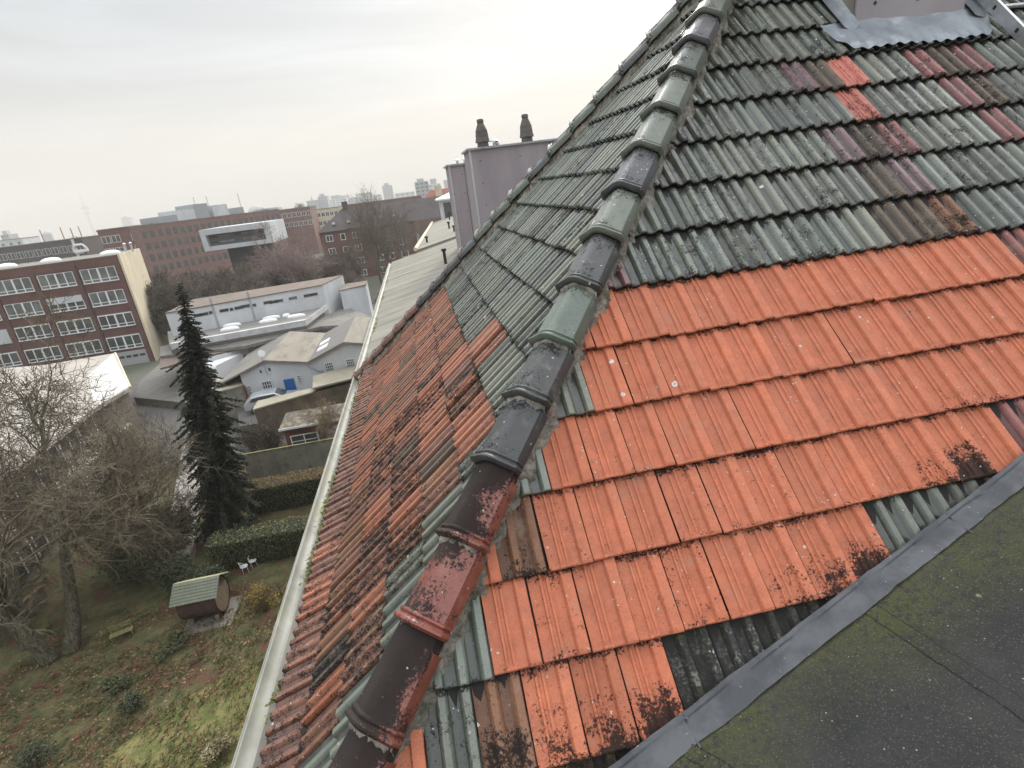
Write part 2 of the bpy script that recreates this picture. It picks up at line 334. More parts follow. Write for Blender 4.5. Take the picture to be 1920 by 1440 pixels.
# (row, lowest u, highest u, class[, stain])
OV = {}
def ov(row, u, cls, stain=0): OV[(row, round(u*2)/2)] = (cls, stain)
def tile_u(row, u):       # left edge of the tile holding u (rows are laid in half bond)
    off = .5 if (row % 2 == 0) else 0
    return math.floor(u-off)+off
for row, u, cls, st in [(2,1.2,'G',0),(3,-.3,'G',0),(4,-.8,'U',.5),(5,-2.3,'G',0),(6,-3.2,'G2',0),(6,-3.0,'G',0),(6,-2.1,'U',.55),(6,-.9,'OB',.3),(6,.15,'OB',.5),(6,1.13,'O',.75),
    (0,4.15,'P',0),(0,3.57,'G',0),(0,2.6,'P',0),(-4,13.9,'H',0),(-3,13.49,'H',.2),(-4,11.9,'P',0),(-4,12.9,'B',0),(-4,16.53,'Q',0),(-4,17.5,'B',0),(-4,18.6,'Q',0),(-3,17.02,'Q',0),(-3,18.15,'B',0),
    (-2,17.85,'Q',0),(-2,13.96,'Q',0),(-2,13.1,'B',0),(-2,12.2,'P',0),(-1,12.5,'B',0),(-1,13.65,'P',0),(0,12.05,'B',0),(0,13.15,'B',0),(0,14.07,'U',.3),(4,11.5,'Q',0),(4,10.3,'O',.95),(4,9.4,'O',.5),(5,6.1,'O',.95),(5,5.3,'O',.6),(5,4.2,'O',.35),(3,10,'O',.3),(3,11,'O',.3)]:
    ov(row, tile_u(row, u), cls, st)
for row in range(-11, 9):
    zlip = RO.z + RD.z*LV*row
    xh = 1.427+1.015*zlip-.35; ulo = (xh-RO.x)/TW
    u = tile_u(row, ulo)
    umax = 40 if row < 5 else 30
    while u < umax:
        cls, st, gm, ms = 'O', 0, .10, 0
        if row <= 0:
            cls = random.choice(['G', 'G', 'G', 'G2', 'G']); gm = .28; ms = .05
        else:
            if row >= 6 and u >= 1.5: cls = 'G2'; gm = .5; ms = .3
            elif row == 5 and u >= 7.0: cls = 'G2'; gm = .45; ms = .3
            elif row >= 7: cls = 'U' if u < 0 else 'G2'; gm = .6; ms = .3
            elif row == 6: cls = 'OB'; gm = .24
            elif row == 1 and u > 14.6: cls = 'Q'
            elif row == 2 and u > 15: cls = 'R'
            elif row == 4 and u > 11: cls = 'Q'
            if row in (4, 5): gm = .17
            if row == 5 and u < -2.2: cls = 'G'
        if (row, u) in OV: cls, st = OV[(row, u)]
        # chimney base and dormer: skip the tiles well inside
        P = RO+RX*((u+.5)*TW)+RD*(LV*(row-.5))
        if not (3.42 < P.x < 4.48 and P.z > .78) and P.z < 1.75:
            if row <= 4 or P.z > VX(P.x).z-.28:
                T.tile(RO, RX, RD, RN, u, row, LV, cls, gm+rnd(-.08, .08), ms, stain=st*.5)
        u += 1
hd = Vector((1.015, 1.007, 1)).normalized()
cutR = Vector((1, -1, 0))      # keep x - y > hip side
# vertical plane through the hip
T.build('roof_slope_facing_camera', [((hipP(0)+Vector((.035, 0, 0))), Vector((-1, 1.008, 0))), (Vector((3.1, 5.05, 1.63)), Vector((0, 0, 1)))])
# ---- left-hand slope (hip end)
T = Tiles()
def left_cls(r, y):
    lim = {3: 2.8, 4: 2.6, 5: 2.57, 6: 2.1, 7: 1.9, 8: 1.7}
    if r <= 1: return random.choice(['G', 'G', 'G2'])
    if r == 2: return 'R' if 3.6 < y < 4.25 else ('G' if y < 5.6 or y > 7 else 'G2')
    if r == 3: return 'G' if y < 2.78 else ('G' if 2.78 < y < 3.35 and False else random.choice(['R', 'R', 'R2', 'U']))
    if y < lim.get(r, 0): return 'G'
    return random.choice(['R', 'R2', 'R', 'U', 'R', 'B', 'R2', 'U', 'R', 'R2', 'R'])
for row in range(-9, 9):
    if row == 8: continue
    zl = LO.z+LD.z*LVL*row
    yl = 3.406+1.007*zl-.35; yh = 6.55-.86*zl+.45
    off = .5 if row % 2 else 0
    u = math.floor(-yh/TW)+off
    while u*TW < -yl:
        y = -(u+.5)*TW
        cls = left_cls(row, y)
        rs = .018 if (row == 2 and 3.75 < y < 4.1) or (row == 3 and 3.5 < y < 3.8) else 0
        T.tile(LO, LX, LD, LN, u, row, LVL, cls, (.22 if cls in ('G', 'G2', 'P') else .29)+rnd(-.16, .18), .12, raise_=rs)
        u += 1
# eave course, laid flatter
eo = LO+LD*LVL*7+LN*.004; a = math.radians(27); ED = Vector((-math.cos(a), 0, -math.sin(a))); EN = Vector((-math.sin(a), 0, math.cos(a)))
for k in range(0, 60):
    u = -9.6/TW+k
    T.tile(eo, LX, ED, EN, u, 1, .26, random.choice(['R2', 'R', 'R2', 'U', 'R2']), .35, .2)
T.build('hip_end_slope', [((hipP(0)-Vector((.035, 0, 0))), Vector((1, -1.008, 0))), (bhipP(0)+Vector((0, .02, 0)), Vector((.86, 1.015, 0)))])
# ---- deck beneath the tiles, rear slope, walls
mb = MB(); ap = Vector((3.137, 5.10, 1.684)); k_ = .055
def dn_(p): return (p[0], p[1], p[2]-k_*1.4)
fe = hipP(-2.75); be = bhipP(-2.55); rx = 16.0
mb.add([dn_(fe), dn_((rx, fe.y, fe.z)), dn_((rx, 5.10, 1.684)), dn_(ap)], [(0, 1, 2, 3)])
mb.add([dn_(be), dn_(fe), dn_(ap)], [(0, 1, 2)])
hb(mb, 'roof_deck', M['dark'])
T = Tiles(); BN = Vector((0, .757, .653)); BD = Vector((0, .653, -.757))
mb = MB(); mb.quad((ap.x, 5.10, 1.66), (rx, 5.10, 1.66), (rx, be.y, be.z-.02), (be.x, be.y, be.z-.02)); hb(mb, 'rear_roof_slope', mat('rear_tile_slope', (.14, .15, .13), .7, (.09, .09, .08), 4))
mb = MB(); mb.box(-1.05, rx, .85, 8.6, -16, -3.0); hb(mb, 'wall', M['brick_red'])
# ---- hip caps
def cap_mesh(cls_cols, length=.405, collar=True, wd=1.0):
    mb = MB(); ts = [0, .06, .5, .86, .875, .89, .91, .93, .95, .97, .985, 1.0] if collar else [0, .5, 1]
    sc = [0, 0, 0, 0, .010, .011, .004, .012, .020, .020, .013, .0] if collar else [0]*3
    half = [(-.128, -.045), (-.126, -.012), (-.120, .002), (-.078, .026), (-.036, .050), (-.022, .0565), (0, .059)]
    sec = half+[(-x, z) for x, z in reversed(half[:-1])]
    n = len(sec); vs = []
    for t, e_ in zip(ts, sc):
        w = (.90+.10*t)*wd
        for x, z in sec:
            nx = x/.128; vs.append((x*w+e_*nx, t*length, z+.022*t+e_*(1.0-.3*abs(nx))))
    for t, e_ in ((1.0, -.012), (.2, -.012)):
        for x, z in sec: vs.append((x*.9, t*length, z+.022*t-.014))
    R_ = len(ts)+2
    fs = [(i*n+k, (i+1)*n+k, (i+1)*n+k+1, i*n+k+1) for i in range(R_-1) for k in range(n-1)]
    return vs, fs
def put_cap(zl, P, dirv, side, cls, grime, gloss, lift, mossv=0, wd=1.0, red=None):
    vs, fs = cap_mesh(None, wd=wd)
    low = P(zl); d = -dirv.normalized(); r = side.normalized(); upv = r.cross(d).normalized()
    if upv.z < 0: upv = -upv
    r = (r-d*r.dot(d)).normalized()
    col = COL.get(cls, cls); j = rnd(-.004, .004)
    flip = (r.cross(d)).dot(upv) < 0
    yaw_, tl_ = rnd(-.018, .018), rnd(-.012, .012)
    V = [low + r*(x+j+yaw_*(y-.2)) + d*(y-.405) + upv*(z+lift+tl_*(y-.2)+x*rnd(-.0, .0)) for x, y, z in vs]
    me = bpy.data.meshes.new('hip_cap'); me.from_pydata([tuple(v) for v in V], [], [tuple(reversed(f)) for f in fs] if not flip else fs); me.update()
    at1 = me.attributes.new('col', 'FLOAT_COLOR', 'POINT'); at2 = me.attributes.new('wear', 'FLOAT_COLOR', 'POINT'); g = rnd(.92, 1.08)
    at1.data.foreach_set('color', [q for _ in V for q in (col[0]*g, col[1]*g, col[2]*g, 1)])
    w = []
    for x, y, z in vs:
        gg = grime*(1.0-.6*min(1, max(0, (x-.02)/.10)))+(.2 if y > .34 else 0)*(y < .352)
        w += [min(1.5, gg+(.35 if y < .08 else 0)), gloss, mossv+(.2 if .33 < y < .37 else 0), 1]
    at2.data.foreach_set('color', w)
    me.materials.append(TILE); me.polygons.foreach_set('use_smooth', [True]*len(me.polygons))
    try: me.set_sharp_from_angle(angle=math.radians(24))
    except Exception: pass
    o = bpy.data.objects.new('hip_cap', me); C.objects.link(o); o.parent = HOUSE; o.location = (0, 0, 16)
    return o
HS = Vector((1, -1, 0))
caps = [(1.51,'GC',.2,.6),(1.30,'GC',.2,.6),(1.09,'GC',.2,.6),(.885,'GC',.25,.6),(.681,(.085,.08,.09),.2,.7),(.472,'GD',.25,.7),(.244,'GC',.15,.7),(.021,'GC',.15,.7),(-.191,(.06,.062,.07),.2,.7),(-.405,'GC',.15,.75),
        (-.617,(.05,.053,.052),.2,.7),(-.832,(.095,.12,.095),.1,.75),(-1.025,(.045,.047,.047),.2,.6),(-1.225,(.04,.042,.043),.2,.55),(-1.432,(.19,.06,.04),.56,.5),(-1.638,(.19,.055,.038),.32,.7),(-1.853,(.18,.055,.036),.66,.6),(-2.064,(.19,.06,.042),.5,.7),(-2.275,(.2,.06,.04),.4,.7),(-2.486,(.2,.06,.04),.4,.7),(-2.69,(.2,.06,.04),.4,.7)]
for zl, cls, gm, gl in caps: put_cap(zl, hipP, hd, HS, cls, gm, gl*.8, .046, wd=.92)
bd = Vector((1.015, -.86, 1)); kb = 0
for i in range(21):
    zl = 1.50-.2125*i
    cls = 'GC' if zl > -.9 else ((.06, .055, .055) if zl > -1.5 else (.15, .075, .055))
    if i % 4 == 3: cls = (.10, .10, .10) if zl > -.9 else cls
    put_cap(zl, bhipP, bd, Vector((-.86, -1.015, 0)), cls, .35, .45, .030, .1, wd=.85)
for i in range(12):
    put_cap(0, lambda z, i=i: Vector((3.3+.37*i, 5.10, 1.72)), Vector((-1, 0, 0)), Vector((0, -1, 0)), 'GC', .2, .6, .0)
# ---- mortar beds
def mortar(P, z0, z1, side, off, hgt, name, w=.05, seed=3):
    rr = random.Random(seed); vs = []; fs = []; N_ = 420; m = 6
    s_ = side.normalized()
    for i in range(N_+1):
        z = z0+(z1-z0)*i/N_; c = P(z)+s_*(off+rr.uniform(-.006, .006))+Vector((0, 0, hgt))
        big = .010*math.sin(i*.13)+.012*math.sin(i*.37+1+2*math.sin(i*.05))+rr.uniform(-.010, .010)
        for k in range(m):
            t = k/(m-1); ww = (w+big)*(1 if k < m-1 else 1)
            x = -.03+ww*t*1.3; h = (.045-t*t*.13)+rr.uniform(-.008, .008)
            vs.append(c+s_*x+Vector((0, 0, h)))
    fs = [(i*m+k, (i+1)*m+k, (i+1)*m+k+1, i*m+k+1) for i in range(N_) for k in range(m-1)]
    mb = MB(); mb.add(vs, fs); return hb(mb, name, M['mortar'], smooth=True)
mortar(hipP, -2.7, 1.6, HS, .108, -.072, 'mortar_bed', w=.014)
mortar(hipP, -2.7, 1.6, -HS, .105, -.065, 'mortar_bed', w=.008, seed=9)
mortar(bhipP, -2.4, 1.6, Vector((-.86, -1.015, 0)), .10, -.06, 'mortar_bed', w=.03, seed=5)
# mortar showing beneath some collars of the caps
for zl in (-.617, -1.432, -1.853, -.832, -1.025, -2.064):
    c = hipP(zl); mb = MB(); vs = []; nseg = 26; rr = random.Random(int(zl*1000))
    r = (HS.normalized()); d = -hd; r = (r-d*r.dot(d)).normalized(); u_ = r.cross(d).normalized(); u_ = u_ if u_.z > 0 else -u_
    for j in range(4):
        for k in range(nseg):
            x = -.112+.224*k/(nseg-1); base = .052+.063-abs(x)*.50-(.0 if abs(x) < .1 else .02)
            vs.append(c+r*x+d*((-.012, .008, .022, .032)[j]+rr.uniform(-.006, .008)*(j > 0))+u_*(base+.006-(0, .004, .016, .034)[j]+rr.uniform(-.003, .003)))
    mb.add(vs, [(j*nseg+k, j*nseg+k+1, (j+1)*nseg+k+1, (j+1)*nseg+k) for j in range(3) for k in range(nseg-1)])
    hb(mb, 'mortar_joint', M['mortar'], smooth=True)
# ---- felt dormer roof
def DZ(x): return -2.061+.236*(x-.413)
def felt_mat():
    m = mat('mossy_roof_felt', (.021, .022, .021), .95, (.034, .034, .031), 3, bump=.006, bscale=160)
    t = m.node_tree; N = t.nodes; L = t.links; p = N['Principled BSDF']
    src = p.inputs['Base Color'].links[0].from_socket; ob = [n for n in N if n.type == 'TEX_COORD'][0].outputs['Object']
    def noise(s, d=5, r=.65):
        n = N.new('ShaderNodeTexNoise'); n.inputs['Scale'].default_value = s; n.inputs['Detail'].default_value = d; n.inputs['Roughness'].default_value = r; L.new(ob, n.inputs['Vector']); return n.outputs['Fac']
    def mth(op, a, b):
        n = N.new('ShaderNodeMath'); n.operation = op
        for i, v in enumerate((a, b)):
            if isinstance(v, (int, float)): n.inputs[i].default_value = v
            else: L.new(v, n.inputs[i])
        return n.outputs[0]
    def rg(v, a, b, c=0, d=1):
        r = N.new('ShaderNodeMapRange'); L.new(v, r.inputs[0])
        for i, q in enumerate((a, b, c, d)): r.inputs[i+1].default_value = q
        return r.outputs[0]
    def mx(f, a, b):
        x = N.new('ShaderNodeMixRGB'); L.new(f, x.inputs[0]); L.new(a, x.inputs[1]); x.inputs[2].default_value = (*b, 1); return x.outputs[0]
    sp = N.new('ShaderNodeSeparateXYZ'); L.new(ob, sp.inputs[0])
    # distance from the valley (moss grows in the damp band beside it)
    dist = mth('SUBTRACT', mth('ADD', mth('MULTIPLY', sp.outputs[0], .24), 1.20), sp.outputs[1])
    big = noise(2.2, 6); 
    dd_ = mth('ADD', dist, mth('MULTIPLY', mth('SUBTRACT', big, .5), .9))
    k = mth('MULTIPLY', rg(dd_, -.02, .45, 1, 0), rg(noise(34, 4), .36, .52)); col = mx(mth('MULTIPLY', k, .9), src, (.060, .066, .019))
    k = mth('MULTIPLY', rg(dist, -.01, .10, 1, 0), rg(noise(20), .35, .55)); col = mx(mth('MULTIPLY', k, .85), col, (.13, .115, .065))
    k = mth('MULTIPLY', rg(noise(150, 3, .7), .57, .68), .55); col = mx(k, col, (.20, .20, .18))
    k = rg(noise(70, 4, .7), .56, .68); col = mx(mth('MULTIPLY', k, .75), col, (.014, .014, .013))
    k = rg(noise(1.3, 6), .52, .62); col = mx(mth('MULTIPLY', k, .35), col, (.055, .055, .05))
    v = N.new('ShaderNodeTexVoronoi'); v.inputs['Scale'].default_value = 9; L.new(ob, v.inputs['Vector']); s2 = N.new('ShaderNodeSeparateColor'); L.new(v.outputs['Color'], s2.inputs[0])
    k = mth('MULTIPLY', mth('LESS_THAN', s2.outputs[0], .16), rg(v.outputs['Distance'], .10, .15, 1, 0)); col = mx(mth('MULTIPLY', k, rg(noise(160, 2), .35, .5)), col, (.40, .42, .24))
    v = N.new('ShaderNodeTexVoronoi'); v.inputs['Scale'].default_value = 38; L.new(ob, v.inputs['Vector']); s2 = N.new('ShaderNodeSeparateColor'); L.new(v.outputs['Color'], s2.inputs[0])
    k = mth('MULTIPLY', mth('LESS_THAN', s2.outputs[0], .16), rg(v.outputs['Distance'], .08, .13, 1, 0)); col = mx(k, col, (.30, .30, .27))
    L.new(col, p.inputs['Base Color']); return m
FELT = felt_mat()
def vy(x): return 1.330+.236*(x-.413)*1.008        # y of the valley line
mb = MB(); xs = [-.3+.12*i for i in range(70)]; rows_ = 24
vs = []
for i, x in enumerate(xs):
    for j in range(rows_):
        y = vy(x)-.03-j*.12
        vs.append((x, y, DZ(x)+.004*math.sin(x*3+y*5)+.003*math.sin(y*11)))
mb.add(vs, [(i*rows_+j, i*rows_+j+1, (i+1)*rows_+j+1, (i+1)*rows_+j) for i in range(len(xs)-1) for j in range(rows_-1)])
hb(mb, 'dormer_felt_roof', FELT, smooth=True)
mb = MB(); mb.box(-.28, 8, -1.5, 1.1, -6, -2.35); hb(mb, 'dormer_wall', M['brick_red'])
# lap seams of the felt (a dark lifted edge)
def seam(pts, name='felt_lap'):
    mb = MB(); vs = []; rr = random.Random(5); pp = []
    for (a, b) in zip(pts[:-1], pts[1:]):
        for i in range(14): pp.append(tuple(a[k]+(b[k]-a[k])*i/14 for k in (0, 1)))
    pp.append(pts[-1][:2])
    for i, (x, y) in enumerate(pp):
        j = rr.uniform(-.0025, .0025); w = .055
        for dx_, h in ((-w, .003), (-.006, .0095), (0, .009), (.0015, .002)):
            vs.append((x+dx_+j, y+j, DZ(x+dx_)+.004*math.sin((x+dx_)*3+y*5)+.003*math.sin(y*11)+h+.001))
    mb.add(vs, [(i*4+k, (i+1)*4+k, (i+1)*4+k+1, i*4+k+1) for i in range(len(pp)-1) for k in range(3)])
    hb(mb, name, FELT)
    mb = MB(); vs = []
    for i, (x, y) in enumerate(pp):
        j = math.sin(i*2.1)*.001
        for dx_, h in ((-.001, .0075), (.009+j*2, .0075)):
            vs.append((x+dx_, y, DZ(x+dx_)+.004*math.sin((x+dx_)*3+y*5)+.003*math.sin(y*11)+h))
    mb.add(vs, [(i*2, i*2+1, (i+1)*2+1, (i+1)*2) for i in range(len(pp)-1)])
    hb(mb, 'open_joint', M['dark'])
seam([(1.575, 1.50), (1.60, 1.36), (1.621, 1.236), (1.67, 1.012), (1.70, .6), (1.72, .1)])
seam([(.66, 1.31), (.69, 1.26), (.742, 1.189), (.77, 1.0), (.80, .5)])
seam([(2.62, 1.72), (2.66, 1.5), (2.72, 1.1), (2.75, .4)])
# ---- lead valley flashing
mb = MB(); vs = []; n = 12; N_ = 150
for i in range(N_+1):
    x = -.2+i*.05; b_ = Vector((x, vy(x), DZ(x)))
    wob = .003*math.sin(i*.11)+.002*math.sin(i*.57+1)+rnd(-.003, .003)
    r_up = Vector((-.05, cR*.86, sR*.86)).normalized()
    d_dn = Vector((.02, -1, 0)).normalized()
    for k in range(n):
        t = k/(n-1)*2-1   # -1 up the tiles, +1 on the felt
        if t < 0: P = b_+r_up*(-t)*(.030+wob*.6)+RN*(.012+.010*math.sin(-t*3.1))
        else: P = b_+d_dn*t*(.098+wob)+Vector((0, 0, .008+.010*math.sin(t*3.1)))
        if abs(t) < .4: P += Vector((0, -.0, .012*(1-abs(t)/.4)))
        vs.append(P+Vector((0, 0, .004+.0025*math.sin(i*.9+k))))
mb.add(vs, [(i*n+k, i*n+k+1, (i+1)*n+k+1, (i+1)*n+k) for i in range(N_) for k in range(n-1)])
hb(mb, 'valley_flashing', M['lead'], smooth=True)
for x in (.68, 2.12, 3.4):
    mb = MB(); vs = []
    for k in range(n):
        t = k/(n-1)*2-1; b_ = Vector((x, vy(x), DZ(x)))
        P = b_+Vector((-.05, cR*.86, sR*.86)).normalized()*(-t)*.031+RN*.024 if t < 0 else b_+Vector((.02, -1, 0))*t*.12+Vector((0, 0, .022))
        if abs(t) < .4: P += Vector((0, 0, .012*(1-abs(t)/.4)))
        vs += [P+Vector((.0, 0, -.004)), P+Vector((.004, 0, .001)), P+Vector((.008, 0, -.004))]
    mb.add(vs, [(k*3+j, k*3+j+1, k*3+j+4, k*3+j+3) for k in range(n-1) for j in range(2)]); hb(mb, 'flashing_joint', M['lead'], smooth=True)
# ---- gutter
GX, GZ = -1.405, -2.665
mb = MB(); sec = [(-.086, .004), (-.094, .0), (-.098, -.008), (-.092, -.014), (-.085, -.010)]
for k in range(1, 12):
    a = math.pi+math.pi*k/12; sec.append((.083*math.cos(a), .083*math.sin(a)+.0))
sec += [(.083, 0), (.085, .018)]
y0, y1 = -2.0, 25.15; ny = 60; vs = []
for i in range(ny+1):
    y = y0+(y1-y0)*i/ny
    for x, z in sec: vs.append((GX+.075+x, y, GZ+z+.003*math.sin(y*2.0)))
ns = len(sec); mb.add(vs, [(i*ns+k, i*ns+k+1, (i+1)*ns+k+1, (i+1)*ns+k) for i in range(ny) for k in range(ns-1)])
hb(mb, 'gutter', [mat('zinc_gutter', (.26, .26, .225), .55, (.35, .35, .31), 5, col3=(.30, .31, .22), scale3=3, metal=.1)], smooth=True)
for y in (3.95, 5.9, 9.3, 2.2):
    mb = MB()
    vs = [(GX+.075+x*1.04, y+dy_, GZ+z*1.04+.001) for dy_ in (0, .012) for x, z in sec]
    mb.add(vs, [(k, k+1, ns+k+1, ns+k) for k in range(ns-1)]); hb(mb, 'gutter_joint', M['black'])
# debris and moss between gutter and tiles
mb = MB(); rr = random.Random(2)
for i in range(5200):
    y = rr.uniform(.8, 25)**1.0 if i % 3 else rr.uniform(.8, 9); dens = .2+.5*math.sin(y*1.7)+.4*math.sin(y*5.3)
    if rr.random() > dens+.25: continue
    x = GX+.135+rr.gauss(0, .022); z = GZ+.0+rr.uniform(-.01, .03); s_ = rr.uniform(.004, .013)
    a = rr.uniform(0, 6.28); u_ = Vector((math.cos(a), math.sin(a), rr.uniform(-.4, .4)))*s_; w_ = Vector((-math.sin(a), math.cos(a), rr.uniform(-.2, .9)))*s_
    c = Vector((x, y, z)); mb.quad(c-u_-w_, c+u_-w_, c+u_+w_, c-u_+w_)
hb(mb, 'eave_moss', [M['yellowmoss']])
mb = MB(); mb.box(-1.30, -1.05, -1, 25, -2.95, -2.66); hb(mb, 'eave_board', M['concrete'])
# ---- front chimney with its lead apron
mb = MB(); mb.box(3.49, 4.42, 4.21, 4.23, .79, 3.1); ch = hb(mb, 'chimney', M['clad'])
mb = MB(); mb.box(3.475, 4.435, 4.232, 5.2, -.2, 3.12); cc = mb.build('chimney_core', M['stone'], ch)
mb = MB()
for x in (3.64, 4.0, 4.34):
    for z in (.93, 1.5, 2.2): mb.tube([(x, 4.205, z), (x, 4.212, z)], .012, 8)
mb.build('cladding_screw', M['black'], ch)
mb = MB(); vs = []; nx_ = 120
for i in range(nx_+1):
    x = 3.20+1.40*i/nx_; ph = ((x-RO.x)/TW*2) % 1
    for k in range(9):
        t = k/8
        y = 4.21-.0-.195*t; zz = .83-.215*t
        e_ = 0
        if x < 3.44: e_ = (3.44-x)/.24
        if x > 4.46: e_ = (x-4.46)/.14
        rip = .008*math.cos(2*math.pi*ph)*max(0, t-.45)/.55
        y2 = y + e_*e_*.16*(t); z2 = RO.z+(y2-RO.y)*(.704/.710)+.010+.018*(1-t)+rip
        vs.append((x, y2, z2+.006*math.sin(x*9+t*6)+.004*math.sin(x*23)*(1-t)))
mb.add(vs, [(i*9+k, i*9+k+1, (i+1)*9+k+1, (i+1)*9+k) for i in range(nx_) for k in range(8)])
mb.build('lead_apron', M['lightlead'], ch, smooth=True)
for sx_ in (3.33, 4.44):
    mb = MB(); vs = []
    for i in range(40):
        y = 4.15+i*.03; zt_ = RO.z+(y-RO.y)*.992
        for k in range(7):
            t = k/6; x = sx_+t*.15
            w_ = (.03*abs(2*t-1)**3)
            vs.append((x, y, zt_+.028+w_+.006*math.sin(y*14+t*4)))
    mb.add(vs, [(i*7+k, (i+1)*7+k, (i+1)*7+k+1, i*7+k+1) for i in range(39) for k in range(6)]); mb.build('side_flashing', M['lightlead'], ch, smooth=True)
# ---- ladder lying on the slope
def onRp(x, z, h): y = RO.y+(z-RO.z)*1.0073; return Vector((x, y, z))+RN*h
LAD = empty('aluminium_ladder', onRp(4.77, -.2, .06), label='aluminium ladder lying on the green tiles to the right of the front chimney', cat='ladder')
def lad(mb, nm, m=M['alu'], **k): o = mb.build(nm, m, LAD, **k); o.location = -LAD.location; return o
for x in (4.555, 4.975):
    mb = MB(); a, b = onRp(x, .05, .045), onRp(x, 2.0, .045)
    for (w0, w1, h0, h1) in ((0, .026, 0, .085),):
        vs = [p+Vector((w, 0, 0))+RN*h for p in (a, b) for w, h in ((0, 0), (.026, 0), (.026, .085), (0, .085))]
        mb.add(vs, [(0, 1, 2, 3), (7, 6, 5, 4), (0, 4, 5, 1), (1, 5, 6, 2), (2, 6, 7, 3), (3, 7, 4, 0)])
    lad(mb, 'rail', bevel=.003)
for i in range(7):
    z = .142+i*.198; mb = MB(); mb.tube([onRp(4.575, z, .09), onRp(4.98, z, .09)], .016, 8); lad(mb, 'rung')
    mb = MB(); p = onRp(4.5535, z, .09); mb.add([p+RN*s1*.014+RD*s2*.012+Vector((-.001, 0, 0)) for s1, s2 in ((-1, -1), (1, -1), (1, 1), (-1, 1))], [(0, 1, 2, 3)]); lad(mb, 'rung_socket', M['black'])
# ================================================================ ADJOINING BUILDING with grey felt roof
ADJ = empty('adjoining_building', (0, 16, -16), label='long building with low grey-beige felt roof behind the hipped tile roof, sharing its gutter line', cat='building')
def ab(mb, name, m, parent=None, **k):
    o = mb.build(name, m, parent or ADJ, **k)
    if not parent: o.location = (0, -16, 16)
    return o
def AZ(x): return -2.66+.2*(x+1.28)
mb = MB(); vs = []; nx_, ny_ = 30, 240
for j in range(ny_+1):
    y = 6.6+(25.2-6.6)*j/ny_
    for i in range(nx_+1):
        x = -1.28+10.3*i/nx_
        ph = (y*1.0+.25*math.sin(y*1.9)+.05*math.sin(x*1.1+y)) % 1.0
        vs.append((x, y, AZ(x)+(.022*(1-ph))+.012*math.sin(x*1.3+y*2)+.006*math.sin(x*5+y*9)))
mb.add(vs, [(j*(nx_+1)+i, j*(nx_+1)+i+1, (j+1)*(nx_+1)+i+1, (j+1)*(nx_+1)+i) for j in range(ny_) for i in range(nx_)])
ab(mb, 'felt_roof', M['feltroof'])
mb = MB(); mb.prism([(-1.1, 8.62), (9, 8.62), (9, 25.15), (-1.1, 25.15)], -16, -2.9)
mb.add([(-1.1, 25.16, -2.9), (9, 25.16, -2.9), (9, 25.16, -.66), (-1.1, 25.16, -2.66)], [(0, 1, 2, 3)]); ab(mb, 'wall', M['brick_red'])
mb = MB()
pl = [(-.1, 25.2), (10, 25.2), (10, 47), (1.5, 46.8)]
mb.slab([(x, y, -2.30+.2*(x+.1)-(.0 if y < 30 else .2*1.6)) for x, y in pl], .12); ab(mb, 'far_felt_roof', M['feltroof'])
mb = MB(); mb.prism([(0.1, 25.3), (9.8, 25.3), (9.8, 46.8), (1.7, 46.6)], -16, -2.45); ab(mb, 'far_wall', M['brick_red'])
mb = MB(); mb.tube([(-.17, 25.2, -2.27), (1.42, 46.8, -2.27)], .09, 8); ab(mb, 'far_gutter', M['cream'])
for (px, py, h, r) in ((836, 495, .42, .05), (802, 461, .38, .05), (853, 440, .38, .05), (843, 432, .4, .05), (843, 411, .5, .05)):
    r_ = ray(px, py); kx = .2
    t = (-2.66+.2*1.28)/(r_.z-.2*r_.x); P = r_*t
    if P.y > 25.2: P = r_*((-2.30+.2*.1-.2)/(r_.z-.2*r_.x))
    mb = MB(); mb.tube([P-Vector((0, 0, .1)), P+Vector((0, 0, h))], r, 10); mb.tube([P+Vector((0, 0, h)), P+Vector((0, 0, h+.08))], r*1.7, 10)
    ab(mb, 'vent_pipe', M['black'])
# two clad chimney stacks
def stack(x0, x1, y0, y1, z0, z1, strip):
    mb = MB(); mb.box(x0, x1, y0, y1, z0, z1); st = ab(mb, 'chimney_stack', M['clad2'])
    mb = MB(); mb.box(x0-.07, x1+.07, y0-.07, y1+.07, z1, z1+.05); mb.build('coping', M['zinc'], st)
    mb = MB(); mb.box(x0-.006, x0+.05, y0-.006, y0, z0, z1); mb.build('corner_trim', M['alu'], st); mb = MB(); mb.box(x0+(x1-x0)*strip-.008, x0+(x1-x0)*strip+.008, y0-.004, y0, z0, z1); mb.build('panel_joint', M['black'], st)
    for i in range(4):
        for fx in (.1, .5, .92): mb = MB(); mb.tube([(x0+(x1-x0)*fx, y0-.006, z1-.3-i*.6), (x0+(x1-x0)*fx, y0, z1-.3-i*.6)], .018, 6); mb.build('screw', M['black'], st)
    return st
sA = stack(1.43, 2.3, 19.75, 21.3, -2.3, .76, .6)
sB = stack(1.83, 4.72, 16.5, 18.0, -2.2, .98, .82)
def cowl(px, y, z, s=1.0):
    c = aty(px, 290, y); mb = MB(); mb.lathe([(r*s, h*s) for r, h in [(.20, 0), (.19, .18), (.25, .20), (.24, .24), (.215, .36), (.22, .38), (.20, .52), (.205, .54), (.14, .70), (.13, .71), (.10, .80), (.12, .81), (.11, .90), (.05, .92)]], (c.x, y, z), 18)
    mb.build('chimney_pot', M['cap'], sB, smooth=False)
cowl(908, 17.2, 1.03, .86); cowl(991, 17.2, 1.03, .86)
def smallcap(px, y, z, par, s=1):
    c = aty(px, 300, y); mb = MB(); mb.tube([(c.x, y, z), (c.x, y, z+.12*s)], .05*s, 8); mb.lathe([(.13*s, .14*s), (.12*s, .16*s), (.02, .22*s)], (c.x, y, z), 10); mb.build('flue_cap', M['steel'], par)
